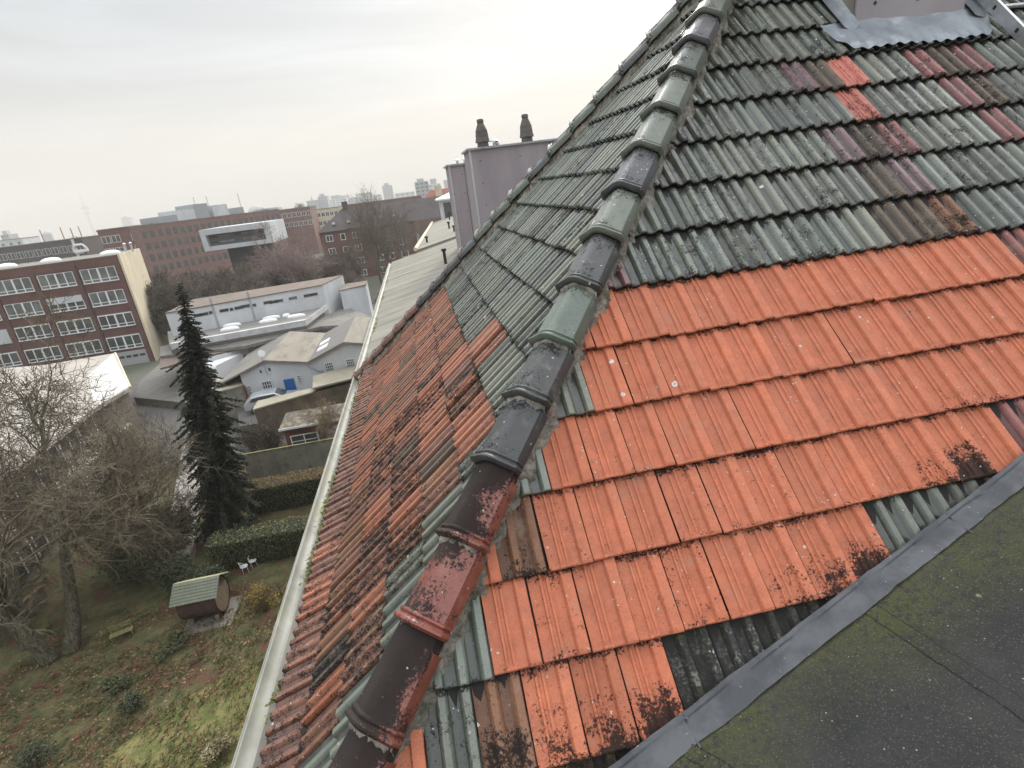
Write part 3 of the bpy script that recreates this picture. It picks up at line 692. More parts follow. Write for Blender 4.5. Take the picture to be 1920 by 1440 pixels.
smallcap(931, 17.2, 1.03, sB, 1.1); smallcap(937, 17.2, 1.03, sB, .8); smallcap(857, 20.3, .81, sA, .9); smallcap(871, 20.3, .81, sA, .9)
# roof pavilion beyond the far roof
PAV = empty('roof_pavilion', (4, 47.2, -16), label='small white-roofed building with a dark glazed front at the far end of the grey roof', cat='building')
a0 = aty(806, 408, 48); a1 = aty(812, 378, 48)
mb = MB(); mb.box(-1.6, 5, 0, 4, 13.6, 15.3); mb.build('wall', M['hall'], PAV)
mb = MB(); mb.box(-1.9, 5.3, -.25, 4.2, 15.3, 15.42); mb.add([(-1.9, -.25, 15.42), (5.3, -.25, 15.42), (5.3, 4.2, 15.42), (-1.9, 4.2, 15.42), (.2, 1.4, 16.15), (5.3, 1.4, 16.15)], [(0, 1, 5, 4), (1, 2, 5), (2, 3, 4, 5), (3, 0, 4)]); mb.build('roof', M['white'], PAV)
mb = MB(); mb.box(-1.45, 4.9, -.04, .0, 13.9, 15.1); mb.build('window', M['glass'], PAV)
# ================================================================ GROUND
GZ0 = -16.0
def ground_mat():
    m = mat('garden_ground', (.062, .068, .024), .97, (.15, .13, .055), 2.2, lo=.40, hi=.66, col3=(.10, .050, .027), scale3=1.1, lo3=.5, hi3=.6, bump=.08, bscale=9)
    return m
GM = ground_mat()
def sheet(name, poly, z, m):
    mb = MB(); mb.add([(x, y, z) for x, y in poly], [tuple(range(len(poly)))]); return mb.build(name, m, kind='structure')
sheet('ground', [(-5000, -300), (5000, -300), (5000, 5000), (-5000, 5000)], GZ0-.008, mat('town_ground', (.10, .10, .085), .95, (.075, .085, .05), .03, col3=(.16, .15, .14), scale3=.01))
sheet('garden_soil', [(-28, -8), (-1.2, -8), (-1.2, 38.6), (-24, 38.6)], GZ0-.004, GM)
LW = mat('lawn_grass', (.10, .12, .03), .95, (.22, .20, .075), 1.6, lo=.4, hi=.6, col3=(.10, .06, .03), scale3=2.5, lo3=.56, hi3=.66, bump=.05, bscale=25)
sheet('lawn', [(-14.8, 8), (-5, 8), (-5, 16.6), (-9.3, 17.6), (-11.5, 16.4), (-13.5, 14.2)], GZ0+.002, LW)
sheet('upper_lawn', [(-13, 30.8), (-4, 30.8), (-4, 33.2), (-11, 32.9)], GZ0+.002, mat('lawn_green', (.05, .105, .018), .95, (.08, .12, .03), 2))
sheet('garden_path', [(-14.9, 24), (-13.7, 24.3), (-15.5, 31), (-20.5, 47), (-22, 47), (-17.2, 31)], GZ0+.002, mat('pale_paving', (.33, .30, .27), .9, (.22, .20, .18), 2))
mb = MB(); mb.prism([(-15.9, 41.5), (-2, 41.5), (-2, 60), (-22, 60)], GZ0+.0, GZ0+.95); mb.build('raised_yard', M['asphalt'], kind='structure')
sheet('yard', [(-24, 38.7), (10, 38.7), (10, 78), (-34, 78), (-34, 60)], GZ0, M['asphalt'])
sheet('car_park', [(-60, 80), (12, 80), (12, 104), (-60, 104)], GZ0, M['asphalt'])
# leaf litter and grass tufts (nobody could count them)
def scatter(name, poly, n, mats, size, z=GZ0, label=None, cat=None, tuft=False, seed=1, clump=.5):
    rr = random.Random(seed); xs_ = [p[0] for p in poly]; ys_ = [p[1] for p in poly]; mb = MB()
    def inside(x, y):
        c = False
        for i in range(len(poly)):
            x1, y1 = poly[i]; x2, y2 = poly[i-1]
            if (y1 > y) != (y2 > y) and x < (x2-x1)*(y-y1)/(y2-y1)+x1: c = not c
        return c
    k = 0
    while k < n:
        x, y = rr.uniform(min(xs_), max(xs_)), rr.uniform(min(ys_), max(ys_))
        if not inside(x, y): continue
        k += 1
        if math.sin(x*2.3+math.sin(y*1.7)*2)+math.sin(y*2.9-x) < rr.uniform(-2, clump*2): continue
        mi = rr.randrange(len(mats)); s_ = rr.uniform(.6, 1.4)*size; a = rr.uniform(0, 6.28)
        if tuft:
            for q in range(4):
                a = rr.uniform(0, 6.28); h = s_*rr.uniform(1, 2.2); lx, ly = math.cos(a)*s_*.8, math.sin(a)*s_*.8; w = s_*.12
                mb.add([(x-w, y+w, z), (x+w, y-w, z), (x+lx, y+ly, z+h)], [(0, 1, 2)], mi)
        else:
            u_ = Vector((math.cos(a), math.sin(a), rr.uniform(-.3, .3)))*s_; w_ = Vector((-math.sin(a), math.cos(a), rr.uniform(-.3, .5)))*s_*.6
            c = Vector((x, y, z+.02+rr.uniform(0, .04))); mb.quad(c-u_, c-w_, c+u_, c+w_, mi)
    return mb.build(name, mats, label=label, cat=cat, kind='stuff')
def fm(name, c, c2=None): 
    m = mat(name, c, .85, c2 or tuple(x*.6 for x in c), 1.5); return m
LF = [fm('dead_leaf', (.22, .11, .05)), fm('dead_leaf_dark', (.13, .06, .03)), fm('dead_leaf_pale', (.34, .22, .11))]
scatter('leaf_litter', [(-19, 9), (-5, 9), (-5, 22), (-12, 23), (-19, 22)], 16000, LF, .045, label='brown fallen leaves scattered over the garden ground', cat='leaves', seed=4)
GR = [fm('grass_a', (.12, .13, .035)), fm('grass_b', (.075, .10, .025)), fm('grass_c', (.20, .18, .08))]
scatter('grass_tufts', [(-20, 8), (-5, 8), (-5, 22), (-19, 23)], 17000, GR, .09, label='rough olive grass tufts growing across the garden', cat='grass', tuft=True, seed=8, clump=.2)
# ================================================================ PLANTS
def leafball(mb, c, rad, n, size, rr, mats_n=3, flat=.8, shell=.5):
    for i in range(n):
        d = Vector((rr.gauss(0, 1), rr.gauss(0, 1), rr.gauss(0, 1))).normalized(); t = shell+(1-shell)*rr.random()
        t *= 1+.25*math.sin(d.x*5+c[0])*math.sin(d.z*4+c[1])
        p = Vector(c)+Vector((d.x*rad[0], d.y*rad[1], d.z*rad[2]))*t
        a = rr.uniform(0, 6.28); s_ = size*rr.uniform(.6, 1.5)
        u_ = Vector((math.cos(a), math.sin(a), rr.uniform(-.7, .7))).normalized()*s_
        w_ = u_.cross(Vector((rr.uniform(-1, 1), rr.uniform(-1, 1), rr.uniform(.2, 1)))).normalized()*s_*.6
        mb.quad(p-u_, p-w_, p+u_, p+w_, rr.randrange(mats_n))
EV = [fm('evergreen_a', (.035, .055, .022)), fm('evergreen_b', (.055, .075, .030)), fm('evergreen_c', (.085, .10, .055))]
NEED = [fm('needle_a', (.008, .014, .008)), fm('needle_b', (.014, .024, .011)), fm('needle_c', (.026, .038, .015))]
HG = [fm('hedge_a', (.045, .065, .022)), fm('hedge_b', (.07, .085, .030)), fm('hedge_c', (.13, .14, .055))]
HB = [fm('beech_a', (.34, .20, .09)), fm('beech_b', (.24, .15, .065)), fm('beech_c', (.16, .16, .06))]
YL = [fm('forsythia_a', (.50, .34, .04)), fm('forsythia_b', (.32, .22, .05)), fm('forsythia_c', (.16, .13, .05))]
def stems(mb, c, n, h, sp, rr, r=.012, mi=0):
    for i in range(n):
        a = rr.uniform(0, 6.28); s_ = sp*math.sqrt(rr.random()); x, y = c[0]+math.cos(a)*s_*.3, c[1]+math.sin(a)*s_*.3; hh = h*rr.uniform(.55, 1.05)
        p = [Vector((x, y, c[2]))]
        for k in range(1, 4): p.append(Vector((x+math.cos(a)*s_*.8*(k/3)**1.2+rr.gauss(0, .05), y+math.sin(a)*s_*.8*(k/3)**1.2+rr.gauss(0, .05), c[2]+hh*k/3)))
        mb.tube(p, [r, r*.8, r*.55, r*.25], 3, False, mi)
        for q in range(5):
            b_ = p[rr.choice((1, 2))]; e_ = b_+Vector((rr.gauss(0, .22)*sp, rr.gauss(0, .22)*sp, rr.uniform(.1, .4)*h*.6)); mb.tube([b_, e_], [r*.5, r*.2], 3, False, mi)
def shrub(name, loc, rad, n, size, mats, label, cat='shrub', seed=1, group=None, nst=14, twig=None, shell=.45, blobs=6):
    rr = random.Random(seed); e_ = empty(name, loc, label=label, cat=cat, group=group)
    mb = MB()
    for i in range(blobs):
        a = rr.uniform(0, 6.28); q = rr.uniform(.1, .6)
        leafball(mb, (math.cos(a)*q*rad[0], math.sin(a)*q*rad[1], rad[2]*rr.uniform(.5, 1.15)), tuple(x*rr.uniform(.4, .65) for x in rad), n//blobs, size, rr, len(mats), shell=shell)
    mb.build('foliage', mats, e_)
    mb = MB(); stems(mb, (0, 0, 0), nst, rad[2]*1.9, max(rad[0], rad[1]), rr); mb.build('stem', twig or M['twig'], e_)
    return e_
def hedge(name, x0, x1, y0, y1, h, mats, top_mats, label, seed):
    rr = random.Random(seed); e_ = empty(name, ((x0+x1)/2, (y0+y1)/2, GZ0), label=label, cat='hedge'); X, Y = (x1-x0)/2, (y1-y0)/2
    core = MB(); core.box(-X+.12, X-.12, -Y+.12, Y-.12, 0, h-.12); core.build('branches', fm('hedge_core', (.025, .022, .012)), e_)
    mb = MB(); mt = MB()
    def leaf(M_, p, nm, k):
        s_ = rr.uniform(.025, .055); u_ = Vector((rr.gauss(0, 1), rr.gauss(0, 1), rr.gauss(0, 1))).normalized()*s_; w_ = u_.cross(nm+Vector((rr.gauss(0, .5),)*3)).normalized()*s_*.7
        M_.quad(p-u_, p-w_, p+u_, p+w_, rr.randrange(k))
    A = 2*X*h
    for i in range(int(A*330)):
        x = rr.uniform(-X, X); z = rr.uniform(.05, h); leaf(mb, Vector((x, -Y-.02+rr.gauss(0, .05)+.05*math.sin(x*3)+.12*(1-z/h)*rr.random(), z)), Vector((0, -1, 0)), 3)
    for i in range(int(2*X*2*Y*420)):
        x = rr.uniform(-X, X); y = rr.uniform(-Y, Y); leaf(mt, Vector((x, y, h+rr.gauss(0, .035)+.04*math.sin(x*2.1)+.03*math.sin(x*5+y*3))), Vector((0, 0, 1)), 3)
    for i in range(int(2*Y*h*260)):
        y = rr.uniform(-Y, Y); z = rr.uniform(.05, h); leaf(mb, Vector((-X-.02+rr.gauss(0, .05), y, z)), Vector((-1, 0, 0)), 3)
    mb.build('foliage', mats, e_); mt.build('clipped_top', top_mats, e_)
hedge('hedge', -12.1, -1.6, 28.9, 30.3, 1.65, HG, HB, 'clipped hedge with rusty brown top, the farther one behind the conifer, beside the lawn', 3)
hedge('hedge', -12.4, -1.6, 24.0, 25.3, 1.55, HG, [HG[1], HG[2], fm('hedge_pale', (.27, .29, .15))], 'clipped green hedge with pale leafy top, the nearer one beside the barrel hut', 4)
# bare trees
def grow(tr, tw, p, d, L_, r, lev, rr, maxlev, up=.25, kids=(5, 7), spread=.9):
    n = 5 if lev < 2 else (4 if lev < maxlev-1 else 3); pts = [p.copy()]; rs = [r]; dd_ = d.copy()
    for i in range(n):
        dd_ = (dd_+Vector((rr.gauss(0, 1), rr.gauss(0, 1), rr.gauss(0, 1)))*(.16 if lev < 2 else .24)+Vector((0, 0, up*.18))).normalized()
        p = p+dd_*L_/n; pts.append(p.copy()); rs.append(max(r*(1-.62*(i+1)/n), RM*.6))
    (tr if lev < 2 else tw).tube(pts, rs, 7 if lev == 0 else (5 if lev < 3 else 3), False)
    if lev >= maxlev: return
    k = rr.randint(*kids)
    for j in range(k):
        t = rr.uniform(.3, 1.0) if lev else rr.uniform(.35, 1.0); i = min(n-1, int(t*n)); q = pts[i].lerp(pts[i+1], t*n-i)
        base = (pts[i+1]-pts[i]).normalized(); a = rr.uniform(0, 6.28); o1 = base.orthogonal().normalized(); o2 = base.cross(o1)
        nd = (base*rr.uniform(.5, 1.0)+(o1*math.cos(a)+o2*math.sin(a))*spread*rr.uniform(.6, 1.1)).normalized()
        grow(tr, tw, q, nd, L_*rr.uniform(.48, .78)*(1-.25*t if lev == 0 else 1), max(rs[i]*rr.uniform(.45, .70), RM), lev+1, rr, maxlev, up, kids, spread)
    grow(tr, tw, pts[-1], dd_, L_*.62, max(rs[-1]*.95, RM), lev+1, rr, maxlev, up, kids, spread)
RM = .008
def bare_tree(name, loc, H_, r, seed, label, mt, mw, maxlev=4, kids=(5, 7), lean=(0, 0), up=.25, spread=.9, trunks=1, group=None, frac=.42, rmin=.008):
    global RM; RM = rmin
    rr = random.Random(seed); e_ = empty(name, loc, label=label, cat='tree', group=group); tr, tw = MB(), MB()
    for k in range(trunks):
        a = 6.28*k/trunks+.5; off = Vector((math.cos(a), math.sin(a), 0))*(.35 if trunks > 1 else 0)
        grow(tr, tw, off, Vector((lean[0]+off.x*.5, lean[1]+off.y*.5, 1)).normalized(), H_*frac, r, 0, rr, maxlev, up, kids, spread)
    tr.build('trunk', mt, e_, smooth=True); tw.build('crown', mw, e_); return e_
bare_tree('bare_tree', (-17.3, 20.4, GZ0), 16.5, .30, 21, 'large bare many-branched tree with greenish trunks in the near left of the garden', M['bark2'], fm('twig_near', (.155, .125, .08)), 5, (4, 5), (-.10, .12), .22, 1.0, 2, frac=.40, rmin=.013)
bare_tree('bare_tree', (-19.2, 21.5, GZ0), 15, .26, 12, 'bare tree at the left edge in front of the pale-roofed workshop', M['bark2'], fm('twig_near2', (.15, .12, .08)), 5, (3, 5), (-.05, .15), .22, 1.0, 1, frac=.42, rmin=.013)
bare_tree('bare_tree', (-17.0, 28.5, GZ0), 10, .15, 33, 'bare bushy brown tree between the conifer and the pale-roofed workshop', M['bark2'], fm('twig_mid', (.17, .135, .09)), 4, (5, 7), (0, 0), .2, 1.0, 3, frac=.42, rmin=.012)
bare_tree('bare_tree', (-7.3, 36.0, GZ0), 4.5, .07, 35, 'small bare shrub-like tree beside the brick garden shed and gutter', M['bark'], fm('twig_sh', (.30, .22, .14)), 4, (4, 6), (.1, -.1), .2, .9, 2, frac=.5)
# conifer
def conifer(loc, H_, label, lx=0):
    rr = random.Random(17); e_ = empty('conifer', loc, label=label, cat='tree')
    mb = MB(); mb.tube([(0, 0, 0), (lx*.5, 0, H_*.5), (lx*.97, .05, H_*.97)], [.24, .14, .02], 8); mb.build('trunk', M['bark'], e_)
    mb = MB(); z = .8
    while z < H_-.15:
        t = z/H_; R_ = 1.62*(1-t)**.70*(1 if t > .12 else .8)+.08
        nb = rr.randint(9, 12) if R_ > .5 else 7
        for b_ in range(nb):
            a = rr.uniform(0, 6.28); L_ = R_*rr.uniform(.45, 1.18)
            if rr.random() < .05 and t < .75: L_ *= 1.6
            droop = .35+.25*(1-t)
            m = max(5, int(L_*20))
            for i in range(m):
                s_ = (i+.5)/m; px = lx*t+math.cos(a)*L_*s_; py = math.sin(a)*L_*s_; pz = z+.10*L_*s_-droop*L_*s_*s_+.18*L_*max(0, s_-.8)
                for q in range(5):
                    w = (.24*(1-s_*.5))*rr.uniform(.4, 1.2)*(min(1, L_)); b2 = a+rr.uniform(-1.6, 1.6)
                    c = Vector((px, py, pz)); u_ = Vector((math.cos(b2), math.sin(b2), rr.uniform(-.8, .35)))*w; v_ = Vector((math.cos(b2+1.5), math.sin(b2+1.5), rr.uniform(-.6, .6)))*.05
                    mb.add([c-v_, c+v_, c+u_+v_*.5, c+u_-v_*.5], [(0, 1, 2, 3)], rr.randrange(3))
        z += .10+.05*(1-t)
    mb.build('crown', NEED, e_); return e_
cb = atz(432, 1000, GZ0); ct = aty(335, 523, cb.y)
conifer((cb.x, cb.y, GZ0), ct.z+16, 'tall narrow dark green conifer standing in the middle of the garden', ct.x-cb.x)
# evergreen shrubs around the tree
sp = [(-15.3, 24.6, 2.2, 1.9, 'grey-green evergreen shrub left of the conifer foot'), (-13.6, 23.3, 1.2, 1.1, 'dark evergreen shrub behind the barrel hut roof'), (-17.2, 26.0, 2.1, 2.0, 'broad evergreen shrub under the bare bushy tree'), (-12.2, 22.9, .9, .8, 'low dark shrub between the barrel hut and the nearer hedge'), (-15.2, 27.0, 1.4, 1.7, 'tall evergreen shrub close behind the conifer on its left')]
for i, (x, y, r_, h_, lb) in enumerate(sp):
    shrub('evergreen_shrub', (x, y, GZ0), (r_, r_, h_), 4200, .06, EV, lb, seed=40+i, group='evergreen shrubs at the conifer', nst=40, twig=fm('shrub_twig', (.20, .17, .11)))
f = atz(497, 1140, GZ0)
shrub('flowering_shrub', (f.x, f.y, GZ0), (.85, .85, .85), 1500, .035, YL, 'yellow flowering bush in front of the gutter beside the barrel hut', seed=60, nst=50, twig=fm('forsythia_twig', (.16, .12, .06)), shell=.2)
for i, (px, py, r_, h_, lb) in enumerate([(250, 1330, .55, .35, 'low dark green bush in the leaf-strewn foreground garden'), (60, 1440, .9, .5, 'dark green bush at the bottom left corner'), (410, 1420, .5, .4, 'pale dry bush against the gutter at the bottom'), (330, 1215, .8, .3, 'pale green ground shrub below the barrel hut'), (220, 1290, .6, .25, 'olive ground shrub left of the barrel hut')]):
    p = atz(px, py, GZ0); shrub('garden_shrub', (p.x, p.y, GZ0), (r_, r_, h_), 1500, .04, (EV if i in (0, 1) else ([fm('dry_a', (.42, .36, .22)), fm('dry_b', (.25, .2, .1)), fm('dry_c', (.16, .16, .06))] if i == 2 else HG)), lb, seed=70+i)
p = atz(455, 905, GZ0)
shrub('small_cypress', (-12.3, 30.9, GZ0), (.42, .42, 1.1), 1800, .04, NEED[1:]+[HG[0]], 'small pointed cypress right beside the conifer in front of the garden wall', seed=90, nst=3, shell=.3)
ivy = [fm('ivy_a', (.06, .045, .03)), fm('ivy_b', (.09, .06, .04)), fm('ivy_c', (.045, .05, .02))]
for i, (x, y) in enumerate([(-13.0, 36.9), (-12.6, 37.6), (-14.2, 37.8)]):
    lb_ = ('dark brown leafless shrub nearest the brick garden shed', 'dark brown leafless shrub against the beige-roofed garage wall', 'dark brown leafless shrub against the grey lean-to wall beside the conifer')[i]
    shrub('bare_shrub', (x, y, GZ0), (1.3, .9, 1.5), 1500, .05, ivy, lb_, seed=100+i, group='dark bare shrubs by the garage wall', nst=60, twig=fm('dk_twig', (.10, .07, .05)))
# ================================================================ GARDEN THINGS
p = atz(388, 1168, GZ0)
SA = empty('barrel_sauna', (p.x, p.y+.55, GZ0), label='round wooden barrel hut with green-grey shingle roof in the garden', cat='garden hut')
WD = mat('weathered_wood', (.25, .19, .13), .85, (.13, .095, .065), 3, stretch=(1, 6, 1), bump=.01); WD2 = mat('dark_wood', (.07, .035, .025), .85, (.04, .02, .015), 4)
mb = MB(); n = 28; r_ = .93; vs = [(x, math.cos(6.2832*k/n)*r_, 1.12+math.sin(6.2832*k/n)*r_) for x in (-1.05, .92) for k in range(n)]
mb.add(vs, [(k, (k+1) % n, n+(k+1) % n, n+k) for k in range(n)]); mb.build('barrel', WD2, SA)
for x in (-1.02, .86):
    mb = MB()
    for k in range(9):
        y0_ = -r_*.93+k*r_*1.86/9; y1_ = y0_+r_*1.86/9-.01
        z0_, z1_ = math.sqrt(max(0, (r_*.95)**2-y0_**2)), math.sqrt(max(0, (r_*.95)**2-y1_**2))
        mb.add([(x, y0_, 1.12-z0_), (x, y1_, 1.12-z1_), (x, y1_, 1.12+z1_), (x, y0_, 1.12+z0_), (x+.03, y0_, 1.12-z0_), (x+.03, y1_, 1.12-z1_), (x+.03, y1_, 1.12+z1_), (x+.03, y0_, 1.12+z0_)], [(0, 3, 2, 1), (4, 5, 6, 7), (0, 1, 5, 4), (1, 2, 6, 5), (2, 3, 7, 6), (3, 0, 4, 7)])
    mb.build('end_wall', WD, SA)
SH = mat('shingle_green', (.17, .185, .14), .85, (.12, .135, .10), 3, col3=(.20, .20, .10), scale3=3); SHY = mat('shingle_sunlit', (.40, .37, .22), .85, (.30, .28, .17), 4)
for sgn, m_ in ((-1, SH), (1, SHY)):  # far slope: its sunlit look is painted in as a paler shingle colour
    mb = MB(); nr = 7
    for r0 in range(nr):
        for c0 in range(12):
            x0_ = -1.25+c0*2.35/12; x1_ = x0_+2.35/12
            t0, t1 = r0/nr, (r0+1)/nr+.02
            ya, za = sgn*1.02*t0, 2.28-.62*t0+.0; yb, zb = sgn*1.02*t1, 2.28-.62*t1+.02
            mid = (x0_+x1_)/2
            pts = [(x0_, ya, za), (x1_, ya, za), (x1_, yb, zb+.012), (mid, yb+sgn*.035, zb+.004), (x0_, yb, zb+.012), (x1_, yb, zb-.015), (mid, yb+sgn*.035, zb-.02), (x0_, yb, zb-.015)]
            mb.add(pts, [(0, 1, 2, 3, 4), (4, 3, 6, 7), (3, 2, 5, 6)])
    mb.add([(-1.25, 0, 2.26), (1.1, 0, 2.26), (1.1, sgn*1.0, 1.63), (-1.25, sgn*1.0, 1.63)], [(0, 1, 2, 3)]); mb.build('roof_slope', m_, SA)
for x in (-.7, .6): mb = MB(); mb.box(x-.1, x+.1, -.7, .7, 0, .35); mb.build('cradle', WD, SA)
mb = MB(); mb.box(-1.1, 1.4, -1.3, 1.0, -.02, .03); mb.build('paving_base', M['concrete'], SA)
SA.scale = (.80, .80, .82)
# garden chairs
def gchair(loc, rz, lb):
    e_ = empty('garden_chair', loc, rz, label=lb, cat='chair', group='white garden chairs by the hedge'); e_.scale = (.75, .75, .75); mb = MB(); mb.lathe([(.20, .40), (.24, .43), (.24, .45), (.19, .46)], (0, 0, 0), 12); mb.build('seat', M['white'], e_)
    mb = MB(); pts = [(.22*math.cos(a), .22*math.sin(a)+.02, .50+.28*math.sin((a)/1.0)) for a in [math.pi*k/8 for k in range(9)]]; mb.tube(pts, .02, 5)
    for k in (2, 4, 6): mb.tube([pts[k], (pts[k][0]*.9, pts[k][1]*.9, .45)], .012, 4)
    mb.build('backrest', M['white'], e_)
    for a in (.8, 2.4, 3.9, 5.5): mb = MB(); mb.tube([(.17*math.cos(a), .17*math.sin(a), .41), (.24*math.cos(a), .24*math.sin(a), 0)], .014, 5); mb.build('leg', M['white'], e_)
p = atz(461, 1072, GZ0); gchair((p.x, p.y, GZ0), 2.0, 'white garden chair nearer the barrel hut, one of a pair by the hedge'); p = atz(470, 1065, GZ0); gchair((p.x+.15, p.y+.1, GZ0), .6, 'white garden chair nearer the gutter, one of a pair by the hedge')
p = atz(232, 1195, GZ0); e_ = empty('garden_bench', (p.x, p.y, GZ0), .35, label='small mossy yellow-green wooden bench among the leaves', cat='bench'); e_.scale = (.7, .7, .7); YG = mat('mossy_wood', (.22, .22, .08), .9, (.13, .13, .05), 5)
mb = MB()
for k in range(3): mb.box(-.6, .6, -.22+k*.15, -.11+k*.15, .40, .43)
mb.build('seat', YG, e_); mb = MB()
for k in range(2): mb.box(-.6, .6, .24, .27, .58+k*.18, .70+k*.18)
mb.build('backrest', YG, e_)
for x in (-.52, .52): mb = MB(); mb.box(x-.03, x+.03, -.2, -.14, 0, .4); mb.box(x-.03, x+.03, .2, .26, 0, .9); mb.build('leg', YG, e_)
# garden wall
e_ = empty('garden_wall', (-8, 33.4, GZ0), label='weathered grey concrete slab wall behind the far hedge and lawn', cat='wall')
mb = MB()
for k in range(6): mb.box(-5.2+k*1.95, -5.2+k*1.95+1.93, -.05, .05, 0, 1.95)
mb.build('panel', M['concrete'], e_); mb = MB(); mb.box(-5.25, 6.5, -.08, .08, 1.95, 2.02); mb.build('coping', mat('mossy_coping', (.20, .17, .08), .95, (.1, .1, .04), 2), e_)
# low boundary wall at lower left
e_ = empty('boundary_wall', (-19.6, 22, GZ0), 0, label='low pale wall with rusty coping along the left garden edge', cat='wall'); a0 = atz(-40, 1200, GZ0+.8); a1 = atz(80, 1100, GZ0+.8)
mb = MB(); dx_, dy_ = a1.x-a0.x, a1.y-a0.y; L_ = math.hypot(dx_, dy_); nx0, ny0 = -dy_/L_*.12, dx_/L_*.12; q = [(a0.x+19.6, a0.y-22), (a1.x+19.6, a1.y-22)]
mb.prism([q[0], q[1], (q[1][0]+nx0, q[1][1]+ny0), (q[0][0]+nx0, q[0][1]+ny0)], 0, .8); mb.build('masonry', M['concrete'], e_)
mb = MB(); mb.prism([(q[0][0]-nx0*.3, q[0][1]-ny0*.3), (q[1][0]-nx0*.3, q[1][1]-ny0*.3), (q[1][0]+nx0*1.3, q[1][1]+ny0*1.3), (q[0][0]+nx0*1.3, q[0][1]+ny0*1.3)], .802, .86); mb.build('coping', mat('rusty_coping', (.35, .26, .18), .9, (.3, .12, .06), 3), e_)
# brick garden shed
e_ = empty('garden_shed', (-9.5, 36.4, GZ0), label='brick garden shed with mossy felt roof, white-framed window and white door', cat='shed')
mb = MB(); mb.box(-1.55, 4.5, -.7, 1.4, 0, 2.25); mb.build('wall', M['brick_garden'], e_)
mb = MB(); mb.slab([(-1.75, -.95, 2.45), (4.6, -.95, 2.45), (4.6, 1.6, 2.65), (-1.75, 1.6, 2.65)], .1)
mb.build('roof', mat('mossy_shed_felt', (.11, .10, .085), .95, (.075, .07, .06), 1, col3=(.24, .20, .12), scale3=2.5, lo3=.48, hi3=.62, bump=.03, bscale=12), e_)
mb = MB(); mb.box(-1.78, 4.6, -1.0, -.95, 2.32, 2.47); mb.build('fascia', M['white'], e_)
def window(parent, x0, x1, z0, z1, y, nx=2, nz=1, fr=.06, fm_=None, gm=None, d=.05, name='window'):
    mb = MB(); mb.box(x0, x1, y-d, y, z0, z0+fr); mb.box(x0, x1, y-d, y, z1-fr, z1); mb.box(x0, x0+fr, y-d+.001, y, z0+fr, z1-fr); mb.box(x1-fr, x1, y-d+.001, y, z0+fr, z1-fr)
    for k in range(1, nx): xx = x0+(x1-x0)*k/nx; mb.box(xx-fr*.5, xx+fr*.5, y-d+.002, y, z0+fr, z1-fr)
    for k in range(1, nz): zz = z0+(z1-z0)*k/nz; mb.box(x0+fr, x1-fr, y-d+.003, y, zz-fr*.4, zz+fr*.4)
    w = mb.build(name, fm_ or M['frame'], parent); g = MB(); g.quad((x0+fr*.5, y-d*.35, z0+fr*.5), (x1-fr*.5, y-d*.35, z0+fr*.5), (x1-fr*.5, y-d*.35, z1-fr*.5), (x0+fr*.5, y-d*.35, z1-fr*.5)); g.build('pane', gm or M['glass'], w); return w
window(e_, -1.25, .55, .85, 1.75, -.7, 2, 2); window(e_, .55, 1.15, .75, 2.05, -.7, 1, 1)
mb = MB(); mb.box(1.25, 2.1, -1.15, -.72, .05, 2.0); mb.build('door', M['white'], e_)
e_ = empty('rain_barrel', (-6.9, 35.3, GZ0), label='round grey-green rain barrel beside the white shed door', cat='barrel'); mb = MB(); mb.lathe([(.36, 0), (.42, .4), (.42, .8), (.38, 1.0), (.40, 1.0), (.40, 1.04), (.1, 1.08)], (0, 0, 0), 18); mb.build('body', mat('green_plastic', (.10, .14, .12), .6), e_, smooth=False)
# ================================================================ COURT BUILDINGS
# garages with beige roofs
e_ = empty('garage_row', (-10, 41.3, GZ0), label='row of garages with a beige felt roof in front of the white gabled workshop', cat='garage')
fr_ = [atz(473, 768, -13.3), atz(585, 735, -13.3)]; bk = [atz(457, 712, -13.3), atz(566, 706, -13.3)]
e_.location = (fr_[0].x, fr_[0].y, GZ0); L0 = Vector((fr_[0].x, fr_[0].y, GZ0))
mb = MB(); mb.slab([(0, 0, 2.7), (4.05, 1.8, 2.7), (4.75, 3.1, 2.7), (-.1, 1.9, 2.7)], .12); mb.build('roof', M['beigeroof'], e_)
mb = MB(); mb.slab([(4.1, 1.85, 3.0), (9.5, 3.4, 3.0), (9.2, 7.2, 3.0), (3.6, 5.2, 3.0)], .14); mb.build('raised_roof', M['beigeroof'], e_)
mb = MB(); mb.prism([(.08, .08), (4.05, 1.88), (9.3, 3.5), (9.0, 6.8), (3.7, 5.0), (3.9, 3.2), (0.0, 1.8)], 0, 2.55); mb.build('wall', mat('dirty_wall', (.16, .13, .09), .95, (.09, .075, .05), 1.5, col3=(.06, .07, .03), scale3=1), e_)
e_ = empty('lean_to', (-14.4, 40.2, GZ0), label='grey concrete lean-to with narrow beige roof right of the conifer', cat='shed')
p0, p1, p2, p3 = atz(400, 728, -13.0), atz(452, 712, -13.0), atz(450, 700, -13.0), atz(395, 718, -13.0)
mb = MB(); mb.slab([(p.x+14.4, p.y-40.2, 3.0) for p in (atz(395, 738, -13.0), atz(453, 722, -13.0), atz(453, 700, -13.0), atz(400, 712, -13.0))], .12); mb.build('roof', M['beigeroof'], e_)
pa, pb_ = atz(395, 738, -13.0), atz(453, 722, -13.0); mb = MB(); mb.prism([(pa.x+14.4, pa.y-40.2+.06), (pb_.x+14.4, pb_.y-40.2+.06), (pb_.x+14.4+.0, pb_.y-40.2+1.6), (pa.x+14.4, pa.y-40.2+1.6)], 0, 2.88); mb.build('wall', M['concrete'], e_)
mb = MB(); mb.box(pb_.x+14.4, pb_.x+14.55, pb_.y-40.2+.03, pb_.y-40.2+.25, 0, 2.87); mb.build('corner_post', M['brick_garden'], e_)
